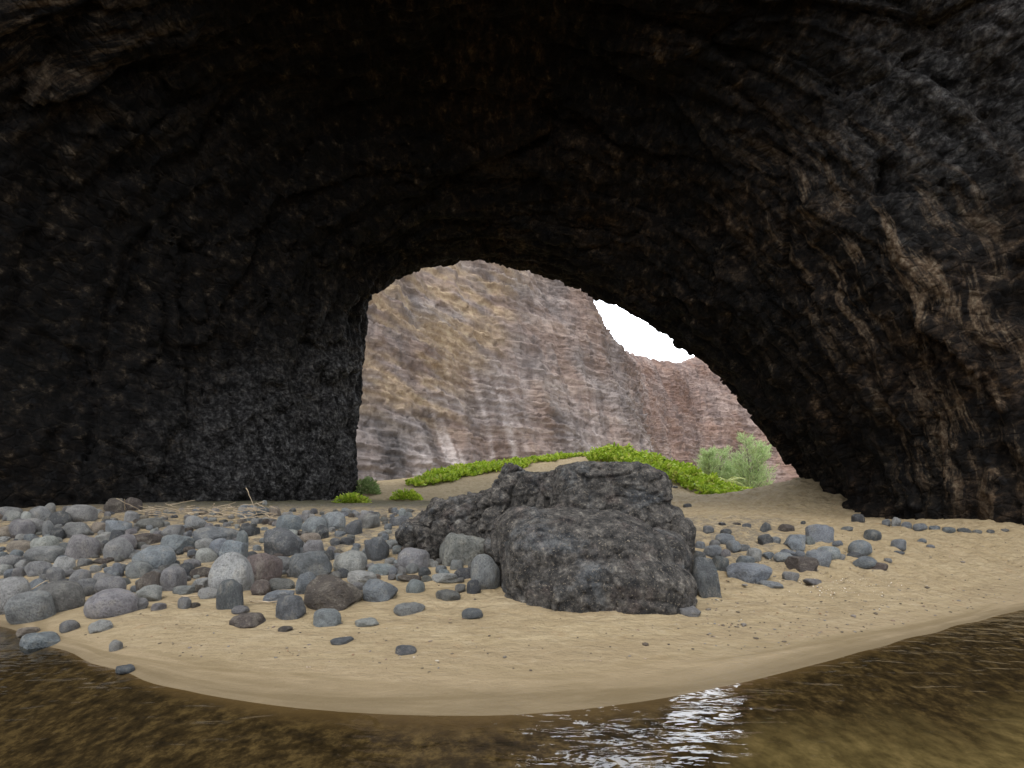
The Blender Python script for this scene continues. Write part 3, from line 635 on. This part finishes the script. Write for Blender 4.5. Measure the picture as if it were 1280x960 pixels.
# ------------------------------------------------------------------ the great boulder, the ridge behind it and its top slab
def super_lump(c, rad, rot=(0, 0, 0), pw_=3.0, sub=4):
    V, Fq = ico(sub)
    V = V / ((np.abs(V) ** pw_).sum(1) ** (1 / pw_))[:, None] * np.array(rad)
    V = V @ np.array(Euler([R(a) for a in rot]).to_matrix()).T + np.array(c)
    return V, Fq
def fused(name, lumps, voxel, amps, mat, seed, dirs=(1, 1, 1)):
    Vs, Fs, n = [], [], 0
    for l in lumps:
        V, Fq = super_lump(*l); Vs.append(V); Fs.append(Fq + n); n += len(V)
    me = mesh_from(name + '_raw', np.vstack(Vs), np.vstack(Fs))
    o = link(name + '_raw', me)
    md = o.modifiers.new('r', 'REMESH'); md.mode = 'VOXEL'; md.voxel_size = voxel
    ms = o.modifiers.new('s', 'SMOOTH'); ms.iterations = 6; ms.factor = .5
    dg = bpy.context.evaluated_depsgraph_get(); ev = o.evaluated_get(dg)
    m2 = bpy.data.meshes.new_from_object(ev)
    bpy.data.objects.remove(o); bpy.data.meshes.remove(me)
    nv = len(m2.vertices); V = np.empty(nv * 3, np.float32); m2.vertices.foreach_get('co', V); V = V.reshape(-1, 3).astype(float)
    Nn = np.empty(nv * 3, np.float32); m2.vertex_normals.foreach_get('vector', Nn); Nn = Nn.reshape(-1, 3)
    A = np.array(dirs)
    Wp = V + np.stack([fbm(V * 1.1, 3, seed + 1), fbm(V * 1.1 + 9, 3, seed + 2), fbm(V * 1.1 + 19, 3, seed + 3)], 1) * .35
    d = amps[0] * fbm(V * .9, 3, seed + 4) + amps[1] * facets(Wp * A * 1.15, seed + 5, .9) + amps[2] * facets(Wp * A * 2.9, seed + 6, .9) + amps[3] * facets(Wp * 7.0, seed + 7, .9) + amps[3] * .6 * fbm(V * 14, 3, seed + 8)
    V = V + Nn * d[:, None]
    m2.vertices.foreach_set('co', V.astype(np.float32).ravel())
    m2.polygons.foreach_set('use_smooth', np.full(len(m2.polygons), True)); m2.update(); m2.name = name
    m2.materials.clear()
    return link(name, m2, mat)
m = MT('basalt'); p = m.pos()
n1 = m.noise(p, 1.2, 6, .65, .5); n2 = m.noise(p, 5.5, 10, .78); n3 = m.noise(p, 26, 6, .75)
col = m.ramp(n2, [(.38, (.008, .0075, .008)), (.46, (.032, .029, .026)), (.52, (.066, .059, .052)), (.58, (.115, .103, .090)), (.65, (.25, .225, .185))])
col = m.mix(m.ramp(n1, [(.54, 0.0), (.66, .75)]), col, m.ramp(n2, [(.38, (.018, .020, .023)), (.48, (.070, .074, .078)), (.60, (.165, .17, .17))]))
col = m.mix(m.ramp(m.noise(p, 1.9, 5, .65), [(.54, 0.0), (.68, .45)]), col, m.ramp(n2, [(.38, (.016, .010, .009)), (.50, (.065, .042, .036)), (.6, (.14, .095, .08))]))
col = m.mix(m.ramp(n3, [(.57, 0.0), (.65, .85)]), col, (.28, .235, .18))
hb = m.math('ADD', m.math('MULTIPLY', n2, 1.0), m.math('MULTIPLY', n3, .35))
M_bas = m.finish(col, m.ramp(n3, [(.3, .55), (.7, .85)]), m.bump(hb, .085, 1.0), .3)
front = fused('great_boulder', [((1.22, 8.75, .80), (1.44, 1.30, 1.0), (9, 4, 3), 3.4), ((1.5, 7.95, .52), (1.40, .85, .62), (0, 0, 0), 2.6), ((.20, 8.8, 1.25), (.52, .8, .62), (0, 0, 10), 2.6), ((2.35, 8.9, .85), (.72, .9, .68), (0, 10, 0), 2.8)],
              .024, (.09, .055, .026, .018), M_bas, 300)
tag(front, 'great dark basalt boulder with a rough pitted face, the largest rock on the sand', 'boulder')
slab = fused('rock_slab', [((1.97, 10.45, 1.84), (1.16, 1.1, .98), (0, 4, 4), 4.6), ((2.28, 10.3, 1.42), (1.22, 1.0, .72), (0, 8, 0), 3.2)], .026, (.05, .06, .032, .02), M_bas, 320, (.7, .7, 1.8))
tag(slab, 'black flat topped rock slab standing behind the great boulder and rising above it', 'rock')
ridge = fused('rock_ridge', [((.50, 11.3, 1.58), (.95, .95, 1.12), (0, -4, 0), 4.2), ((-.10, 11.4, 2.5), (.21, .24, .50), (4, 4, 0), 2.8), ((-.75, 11.4, 1.38), (1.30, .85, .86), (0, -15, 0), 4.0), ((-1.75, 11.9, 1.62), (.11, .12, .46), (0, -10, 0), 2.0), ((-2.0, 11.8, 1.1), (.6, .6, .62), (0, -16, 0), 3.0)],
              .026, (.10, .12, .08, .03), M_bas, 340)
tag(ridge, 'jagged black rock ridge sloping down behind the great boulder with a small spire on top', 'rock')
blk = fused('rock_block', [((3.14, 9.5, 1.26), (.25, .35, .50), (0, 8, 12), 3.2)], .025, (.05, .07, .04, .015), M_bas, 360)
tag(blk, 'small black rock standing on end between the great boulder and the sand slope', 'rock')
lowr = fused('rock_outcrop', [((-.85, 11.0, 1.12), (.62, .5, .66), (0, -6, 20), 3.2), ((-.25, 10.7, 1.15), (.45, .5, .78), (0, 5, 0), 3.0)], .03, (.10, .13, .07, .028), M_bas, 380)
tag(lowr, 'dark cracked rock lump between the jagged ridge and the tilted pitted slab', 'rock')

# ------------------------------------------------------------------ bleached driftwood sticks
m = MT('driftwood'); o_ = m.obj(); nn = m.noise(m.scale(o_, 2, 30, 30), 1.0, 4, .6)
M_wood = m.finish(m.ramp(nn, [(.3, (.24, .175, .11)), (.7, (.50, .41, .29))]), .85, m.bump(nn, .01, .6), .2)
def stick_mesh(seed):
    r = random.Random(seed); bm = bmesh.new(); n, k = 9, 7; rings_ = []
    ox = oy = 0
    for i in range(n):
        t = i / (n - 1); ox += r.uniform(-.03, .03); oy += r.uniform(-.03, .03); rad = .028 * (1 - .6 * t) * r.uniform(.85, 1.15)
        rings_.append([bm.verts.new((t - .5, oy + rad * math.cos(6.283 * a / k), ox + rad * math.sin(6.283 * a / k))) for a in range(k)])
    for i in range(n - 1):
        for a in range(k): bm.faces.new((rings_[i][a], rings_[i][(a + 1) % k], rings_[i + 1][(a + 1) % k], rings_[i + 1][a]))
    bm.faces.new(rings_[0][::-1]); bm.faces.new(rings_[-1])
    for f in bm.faces: f.smooth = True
    me = bpy.data.meshes.new('driftwood_stick'); bm.to_mesh(me); bm.free(); me.materials.append(M_wood); return me
SM = [stick_mesh(i) for i in range(6)]; sp0 = {}
def stick(x, y, ln, rz, tilt, label, seed, lift=.06):
    k = seed % 6
    if k not in sp0: o = link('driftwood_stick', SM[k]); sp0[k] = o
    else: o = sp0[k].copy(); C.objects.link(o)
    g_ = ground(x, y); o.location = (g_[0], g_[1], g_[2] + lift + abs(math.sin(tilt)) * ln * .4); o.rotation_euler = (0, tilt, rz); s = ln; o.scale = (ln, .55, .55)
    tag(o, label, 'driftwood', 'bleached driftwood sticks among the boulders'); return o
r = random.Random(31)
LBL = 'bleached driftwood stick in the tangle on the boulders below the dark wall'
for k in range(64):
    x = r.uniform(182, 345); y = 647 + abs(x - 250) * .02 + r.uniform(-3, 9)
    stick(x, y, r.uniform(.25, .85), r.uniform(-.9, .9) + (3.14 if r.random() < .5 else 0), r.uniform(-.35, .35), LBL, k, r.uniform(.2, .42))
stick(162, 647, .8, .5, .5, 'bleached forked stick beside the brown boulder by the wall', 3, .3)
stick(157, 647, .6, -.9, -.6, 'short bleached stick crossing the forked one by the brown boulder', 4, .3)
stick(315, 655, 1.0, .2, 1.2, 'thin bleached stick standing up steeply from the boulders', 5, .3)
stick(43, 757, .42, .8, -.5, 'short yellow stick lying between the front grey and pitted olive boulders', 1, .25)
stick(247, 748, .5, .25, .0, 'thin brown twig curving over sand beside the loaf shaped stone', 2, .03)
stick(330, 757, .5, -.2, .0, 'pale twig on the sand in front of the brick red stone', 0, .04)

# a patch of pale shell grit on the right-hand sand
V, Fq, n = [], [], 0
v0, f0 = ico(1)
for k in range(230):
    px = 1045 + rng.normal() * 38; py = 733 + rng.normal() * 6
    if py < 718: continue
    g_ = ground(px, py); s = rng.uniform(.004, .013)
    V.append(v0 * s * rng.uniform(.6, 1.2, 3) + g_ + [0, 0, s * .2]); Fq.append(f0 + n); n += len(v0)
m = MT('shell_grit'); M_grit = m.finish(m.ramp(m.n('ShaderNodeNewGeometry').outputs['Random Per Island'], [(0, (.55, .48, .40)), (.6, (.7, .62, .52)), (.8, (.30, .18, .12)), (1, (.12, .10, .09))]), .8)
tag(link('shell_grit', mesh_from('shell_grit', np.vstack(V), np.vstack(Fq)), M_grit), 'patch of pale shell grit scattered on the sand near the flat brown rock', 'grit', kind='stuff')

V, Fq, n = [], [], 0
for k in range(1500):
    if rng.random() < .55: px, py = rng.uniform(880, 1280), rng.uniform(655, 800)
    else: px, py = rng.uniform(20, 1280), 640 + 215 * rng.random() ** .7
    g_ = ground(px, py)
    if g_[2] < .08 or (600 < px < 880 and py < 772): continue
    sz_ = rng.uniform(.006, .020) * (2.2 if rng.random() < .07 else 1)
    V.append((v0 * sz_ * np.array([rng.uniform(.7, 1.8), rng.uniform(.6, 1.2), rng.uniform(.3, .7)])) @ np.array(Euler((0, 0, rng.uniform(0, 6))).to_matrix()).T + g_ + [0, 0, sz_ * .15]); Fq.append(f0 + n); n += len(v0)
m = MT('drift_debris'); M_deb = m.finish(m.ramp(m.n('ShaderNodeNewGeometry').outputs['Random Per Island'], [(0, (.05, .04, .033)), (.45, (.11, .085, .06)), (.7, (.16, .15, .14)), (.9, (.20, .11, .06)), (1, (.4, .35, .28))]), .85)
tag(link('drift_debris', mesh_from('drift_debris', np.vstack(V), np.vstack(Fq)), M_deb), 'specks of drift debris, twigs and grit strewn over the open sand', 'debris', kind='stuff')

# ------------------------------------------------------------------ plants
def leaf_mat(name, stops, trans=.35):
    m = MT(name); rnd = m.n('ShaderNodeNewGeometry').outputs['Random Per Island']
    col = m.ramp(rnd, stops)
    pt = m.noise(m.pos(), 1.1, 4, .65)
    col = m.mix(m.ramp(pt, [(.54, 0.0), (.66, .75)]), col, m.mix(.5, col, (.34, .26, .09)))
    col = m.mix(m.ramp(pt, [(.34, .6), (.46, 0.0)]), col, m.mix(.6, col, (.05, .10, .015)))
    p_ = m.n('ShaderNodeBsdfPrincipled'); m.set(p_.inputs['Base Color'], col); p_.inputs['Roughness'].default_value = .55; p_.inputs['Specular IOR Level'].default_value = .3
    t_ = m.n('ShaderNodeBsdfTranslucent'); m.set(t_.inputs['Color'], col)
    x_ = m.n('ShaderNodeMixShader'); x_.inputs[0].default_value = trans
    m.t.links.new(p_.outputs[0], x_.inputs[1]); m.t.links.new(t_.outputs[0], x_.inputs[2]); m.t.links.new(x_.outputs[0], m.out.inputs[0]); return m.m
M_green = leaf_mat('naupaka_leaf', [(0, (.17, .25, .015)), (.5, (.30, .42, .028)), (.85, (.42, .52, .05)), (1, (.42, .40, .09))])
M_feather = leaf_mat('needle_spray', [(0, (.27, .38, .14)), (.5, (.40, .52, .22)), (1, (.54, .62, .33))], .5)
M_palm = leaf_mat('palm_leaf', [(0, (.32, .38, .10)), (1, (.48, .50, .18))])
m = MT('bark'); p = m.pos(); M_bark = m.finish(m.ramp(m.noise(p, 9, 5, .6), [(.3, (.07, .055, .045)), (.7, (.20, .17, .14))]), .9)

def leaves(P, size, up=.6, elong=1.7, seed=0, dirs=None):
    """Bent leaf blades (two quads each) at the points P."""
    r = np.random.default_rng(seed); n = len(P)
    a = r.normal(size=(n, 3)); a[:, 2] = np.abs(a[:, 2]) * up + .15
    if dirs is not None: a = dirs
    a /= np.linalg.norm(a, axis=1, keepdims=True)
    b = np.cross(a, r.normal(size=(n, 3))); b /= np.maximum(np.linalg.norm(b, axis=1, keepdims=True), 1e-6)
    c = np.cross(a, b)
    s = (size * r.uniform(.6, 1.3, n))[:, None]; w = s / elong * .5
    m_ = P + a * s * .5 + c * s * .10; e = P + a * s
    V = np.stack([P - b * w * .3, P + b * w * .3, m_ + b * w, m_ - b * w, e + b * w * .25 - c * s * .08, e - b * w * .25 - c * s * .08], 1).reshape(-1, 3)
    k = np.arange(n)[:, None] * 6
    Fq = np.stack([k + [0, 1, 2, 3], k + [3, 2, 4, 5]], 1).reshape(-1, 4)
    return V, Fq
def seg_dist(x, y, line):
    best = np.full(len(x), 1e9); side = np.zeros(len(x)); along = np.zeros(len(x)); acc = 0
    for (x0, y0), (x1, y1) in zip(line[:-1], line[1:]):
        L2 = (x1 - x0) ** 2 + (y1 - y0) ** 2; t = np.clip(((x - x0) * (x1 - x0) + (y - y0) * (y1 - y0)) / L2, 0, 1)
        dx, dy = x - x0 - t * (x1 - x0), y - y0 - t * (y1 - y0); d = np.hypot(dx, dy); mk = d < best
        best = np.where(mk, d, best); side = np.where(mk, dy, side); along = np.where(mk, acc + t, along); acc += 1
    return best, side, along
line = [(c[0], c[1]) for c in crest]
n = 90000
x = rng.uniform(-12, 20, n); y = rng.uniform(30, 54, n)
d_, side, al = seg_dist(x, y, line)
wfront = np.interp(al, [0, .6, 1.5, 2.4, 2.8, 3.2, 4, 5, 6], [1.6, 4.0, 4.6, 3.6, 1.0, 4.4, 4.2, 3.0, 1.4])
wback = np.interp(al, [0, 1, 2], [.8, 1.6, 5.0])
inb = np.where(side < 0, d_ < wfront * (1 + .5 * perlin(np.stack([x * .5, y * .5, 0 * x], 1), 77)), d_ < wback)
gap = perlin(np.stack([x * .45, y * .45, 0 * x], 1), 81) > -.12 - .28 * (al > 3)
inb &= (al > .02) & (al < len(line) - 1.02) | (d_ < .9)
keep = inb & gap
x, y, al = x[keep], y[keep], al[keep]
hum = np.clip(.30 + .95 * fbm(np.stack([x * .8, y * .8, 0 * x], 1), 3, 83), .05, 1) * np.interp(al, [0, 2, 2.8, 3.3, 5, 6], [.9, 1.0, .4, 2.3, 1.7, .9])
hgt = hum * rng.random(len(x)) ** .5
P = np.stack([x, y, terrain_z(x, y) + hgt], 1)
V, Fq = leaves(P, .30, .9, 1.6, 3)
tag(link('ground_cover', mesh_from('ground_cover', V, Fq, False), M_green), 'bright green creeping ground cover spread along the crest of the dune', 'ground cover', kind='stuff')

def shrub(px, py, wid, hgt, label, nleaf, seed, mat=M_green, size=.16):
    g_ = ground(px, py); r = np.random.default_rng(seed)
    e = bpy.data.objects.new('shrub', None); C.objects.link(e); e.location = g_
    tag(e, label, 'shrub')
    q = r.normal(size=(nleaf, 3)); q /= np.linalg.norm(q, axis=1, keepdims=True); q *= (r.random(nleaf) ** .4)[:, None]
    q[:, 2] = np.abs(q[:, 2]); q *= [wid / 2, wid / 2, hgt]
    q *= (1 + .5 * fbm(q * 2.2 + seed, 3, seed))[:, None]
    V, Fq = leaves(q, size, .8, 2.0, seed); link('foliage', mesh_from('foliage', V, Fq, False), mat, e)
    bm = bmesh.new()
    for k in range(7):
        tip = Vector(q[r.integers(nleaf)]) * .8; side_ = Vector((.02, 0, 0)); s2 = Vector((0, .02, 0))
        vs = [bm.verts.new(v) for v in (side_, s2, -side_, -s2)]; tv = bm.verts.new(tip)
        for a in range(4): bm.faces.new((vs[a], vs[(a + 1) % 4], tv))
    ms = bpy.data.meshes.new('stems'); bm.to_mesh(ms); bm.free(); link('stem', ms, M_bark, e)
shrub(458, 618, 1.7, 1.0, 'grey green shrub growing at the foot of the dark cave edge', 1500, 1, leaf_mat('shrub_leaf', [(0, (.13, .19, .06)), (1, (.28, .36, .14))]), .15)
shrub(441, 629, 1.6, .45, 'low bright green plant on the sand below the grey green shrub', 900, 2)
shrub(508, 625, 1.7, .55, 'lone bright green plant on the sand path behind the rock ridge', 900, 3)
shrub(534, 603, 1.5, .55, 'small bright green clump on the sand just below the dune crest', 800, 6)

def feather_tree(px, py, Y, H, W, label, seed):
    x, y = (px - CX) / F * Y, Y; z = tz(x, y); r = np.random.default_rng(seed)
    e = bpy.data.objects.new('feathery_tree', None); C.objects.link(e); e.location = (x, y, z - .05); tag(e, label, 'tree', 'feathery trees beyond the dune')
    bm = bmesh.new(); segs = []
    def limb(a, b, r0, r1):
        a, b = Vector(a), Vector(b); d = (b - a).normalized(); u = d.orthogonal().normalized(); v = d.cross(u)
        A = [bm.verts.new(a + (u * math.cos(t) + v * math.sin(t)) * r0) for t in (0, 1.05, 2.09, 3.14, 4.19, 5.24)]
        B = [bm.verts.new(b + (u * math.cos(t) + v * math.sin(t)) * r1) for t in (0, 1.05, 2.09, 3.14, 4.19, 5.24)]
        for i in range(6): bm.faces.new((A[i], A[(i + 1) % 6], B[(i + 1) % 6], B[i]))
    tops = []
    for s in range(4):
        top = np.array([r.normal() * W * .22, r.normal() * W * .22, H * r.uniform(.72, 1.0)]); midp = top * [.45, .45, .5] + [r.normal() * .1, r.normal() * .1, 0]
        limb((r.normal() * .08, r.normal() * .08, 0), midp, .10, .06); limb(midp, top, .06, .015)
        for t in np.linspace(.12, 1, 26):
            p0 = midp * (t / .5) if t < .5 else midp + (top - midp) * ((t - .5) / .5)
            for b in range(3):
                ang = r.uniform(0, 6.28); ln = W * .42 * (1.08 - t) ** .7 * r.uniform(.5, 1.1) + .2
                tip = p0 + np.array([math.cos(ang) * ln, math.sin(ang) * ln, ln * r.uniform(.25, .9)])
                limb(p0, tip, .014, .004); tops.append((p0, tip))
    ms = bpy.data.meshes.new('trunk'); bm.to_mesh(ms); bm.free(); link('trunk', ms, M_bark, e)
    P, D = [], []
    for a, b in tops:
        k = 15; t = r.uniform(.15, 1.05, k)[:, None]; q = a + (b - a) * t + r.normal(size=(k, 3)) * .05
        dd = (b - a) / np.linalg.norm(b - a) * .5 + r.normal(size=(k, 3)) * .38 + [0, 0, .42]
        P.append(q); D.append(dd)
    V, Fq = leaves(np.vstack(P), .55, 1, 12.0, seed, np.vstack(D))
    link('crown', mesh_from('crown', V, Fq, False), M_feather, e)
feather_tree(940, 612, 50, 6.8, 5.4, 'tall pale green feathery tree beside the dark edge of the cave, tallest of the group', 4)
feather_tree(890, 608, 52, 5.8, 4.8, 'shorter pale green feathery tree beside the green dune crest', 5)
feather_tree(915, 610, 54, 4.6, 3.2, 'thin pale green feathery tree between the two fuller ones', 8)

def palm(px, Y, H, label, seed):
    x, y = (px - CX) / F * Y, Y; r = random.Random(seed)
    e = bpy.data.objects.new('young_palm', None); C.objects.link(e); e.location = (x, y, tz(x, y)); tag(e, label, 'palm')
    bm = bmesh.new(); k = 8
    prev = None
    for i in range(6):
        t = i / 5; ringv = [bm.verts.new((math.cos(6.283 * a / k) * (.13 - .05 * t), math.sin(6.283 * a / k) * (.13 - .05 * t), H * t)) for a in range(k)]
        if prev:
            for a in range(k): bm.faces.new((prev[a], prev[(a + 1) % k], ringv[(a + 1) % k], ringv[a]))
        prev = ringv
    ms = bpy.data.meshes.new('trunk'); bm.to_mesh(ms); bm.free(); link('trunk', ms, M_bark, e)
    for f in range(9):
        ang = f * .7 + r.uniform(-.2, .2); V, Fq, n = [], [], 0; L = r.uniform(1.3, 1.9); el = r.uniform(.5, 1.2)
        for i in range(22):
            t = (i + 1) / 22; rr = L * t; zz = H + rr * el - rr * rr * .42
            c = Vector((math.cos(ang) * rr, math.sin(ang) * rr, zz)); sd = Vector((-math.sin(ang), math.cos(ang), 0)); fw = Vector((math.cos(ang), math.sin(ang), 0))
            ll = .45 * math.sin(math.pi * (.12 + .85 * t))
            for sgn in (-1, 1):
                tip = c + sd * sgn * ll + fw * ll * .5 + Vector((0, 0, -ll * .35))
                V += [c - fw * .03, c + fw * .03, tip + fw * .008, tip - fw * .008]; Fq.append([n, n + 1, n + 2, n + 3]); n += 4
        link('frond', mesh_from('frond', np.array([v[:] for v in V]), np.array(Fq), False), M_palm, e)
palm(908, 46, 1.6, 'small young palm with arching yellow green fronds in front of the feathery trees', 2)

# dark stones on the pale sand under the green crest
r = random.Random(77); k = 0
for px, py in [(838, 601), (846, 604), (853, 606), (861, 608), (843, 610), (870, 609), (832, 594), (848, 598), (878, 611), (857, 603)]:
    put_stone(px, py, r.uniform(5, 9), r.uniform(3, 5), r.choice('nsdp'), 'B', 'small dark stone strewn on the pale sand under the green dune crest', 'small dark stones under the dune crest', 'stone', seed=700 + k); k += 1

# ------------------------------------------------------------------ the hazy sea air
hx = [-230, 230]; hyy = [-230, 235]; hz = [-8, 95]
HV = [(a, b, c) for c in hz for b in hyy for a in hx]
HF = [(0, 2, 3, 1), (4, 5, 7, 6), (0, 1, 5, 4), (2, 6, 7, 3), (0, 4, 6, 2), (1, 3, 7, 5)]
m = MT('haze'); pvol = m.n('ShaderNodeVolumePrincipled'); pvol.inputs['Density'].default_value = HAZE; pvol.inputs['Color'].default_value = (.93, .95, 1.0, 1)
m.t.links.new(pvol.outputs[0], m.out.inputs['Volume'])
if HAZE: tag(link('haze', mesh_from('haze', HV, HF, False), m.m), kind='stuff')

# ------------------------------------------------------------------ light, sky, camera
sc = bpy.context.scene
SUN_EL, SUN_AZ = 64.0, -30.0     # sun behind the viewer; azimuth measured from straight behind, negative = to the viewer's left
sd = Vector((math.sin(R(SUN_AZ)) * math.cos(R(SUN_EL)), -math.cos(R(SUN_AZ)) * math.cos(R(SUN_EL)), math.sin(R(SUN_EL))))
ld = bpy.data.lights.new('sun', 'SUN'); ld.energy = 1.1; ld.angle = R(24); ld.color = (1.0, .955, .88)
lo = bpy.data.objects.new('sun', ld); C.objects.link(lo); lo.rotation_euler = sd.to_track_quat('Z', 'Y').to_euler(); lo.location = (0, -20, 40)
w = bpy.data.worlds.new('World'); sc.world = w; w.use_nodes = True; nt = w.node_tree
sk = nt.nodes.new('ShaderNodeTexSky'); sk.sky_type = 'NISHITA'; sk.sun_disc = False; sk.sun_elevation = R(SUN_EL)
sk.sun_rotation = math.atan2(sd.x, sd.y); sk.dust_density = 8.0; sk.air_density = 1.0; sk.ozone_density = 1.0
bg = nt.nodes['Background']; bg.inputs['Strength'].default_value = .13
tc = nt.nodes.new('ShaderNodeTexCoord'); nz = nt.nodes.new('ShaderNodeTexNoise'); nt.links.new(tc.outputs['Generated'], nz.inputs['Vector'])
nz.inputs['Scale'].default_value = 2.6; nz.inputs['Detail'].default_value = 6
cr = nt.nodes.new('ShaderNodeValToRGB'); nt.links.new(nz.outputs['Fac'], cr.inputs[0])   # bright thin cloud with darker bellies
for e_, (p_, c_) in zip(cr.color_ramp.elements, ((.36, (.60, .66, .74, 1)), (.62, (.95, .99, 1.05, 1)))): e_.position = p_; e_.color = c_
sc_ = nt.nodes.new('ShaderNodeVectorMath'); sc_.operation = 'SCALE'; sc_.inputs['Scale'].default_value = 16.0; nt.links.new(cr.outputs[0], sc_.inputs[0])
dt = nt.nodes.new('ShaderNodeVectorMath'); dt.operation = 'DOT_PRODUCT'; nt.links.new(tc.outputs['Generated'], dt.inputs[0]); dt.inputs[1].default_value = Vector((.22, .90, .36)).normalized()
mr = nt.nodes.new('ShaderNodeMapRange'); mr.interpolation_type = 'SMOOTHSTEP'; nt.links.new(dt.outputs['Value'], mr.inputs['Value'])
for k_, v_ in (('From Min', .82), ('From Max', .97), ('To Min', 14.0), ('To Max', 50.0)): mr.inputs[k_].default_value = v_
nt.links.new(mr.outputs[0], sc_.inputs['Scale'])
mw = nt.nodes.new('ShaderNodeMix'); mw.data_type = 'RGBA'; mw.inputs[0].default_value = .88
nt.links.new(sk.outputs[0], mw.inputs[6]); nt.links.new(sc_.outputs[0], mw.inputs[7]); nt.links.new(mw.outputs[2], bg.inputs[0])
cam = bpy.data.cameras.new('camera'); co = bpy.data.objects.new('camera', cam); C.objects.link(co)
co.location = (0, 0, CAMZ); co.rotation_euler = (R(90), 0, 0); cam.sensor_width = 36; cam.lens = 36 * F / 1280; cam.shift_y = (HY - 480) / 1280
cam.clip_end = 2000; cam.clip_start = .05; sc.camera = co
sc.view_settings.view_transform = 'Standard'; sc.view_settings.look = 'None'; sc.view_settings.gamma = 1; sc.view_settings.exposure = .42
sc.render.filter_size = 1.1
sc.render.engine = 'CYCLES'; cy = sc.cycles; cy.use_denoising = True
cy.max_bounces = 8; cy.diffuse_bounces = 4; cy.glossy_bounces = 3; cy.transparent_max_bounces = 12; cy.transmission_bounces = 4; cy.caustics_reflective = False; cy.caustics_refractive = False
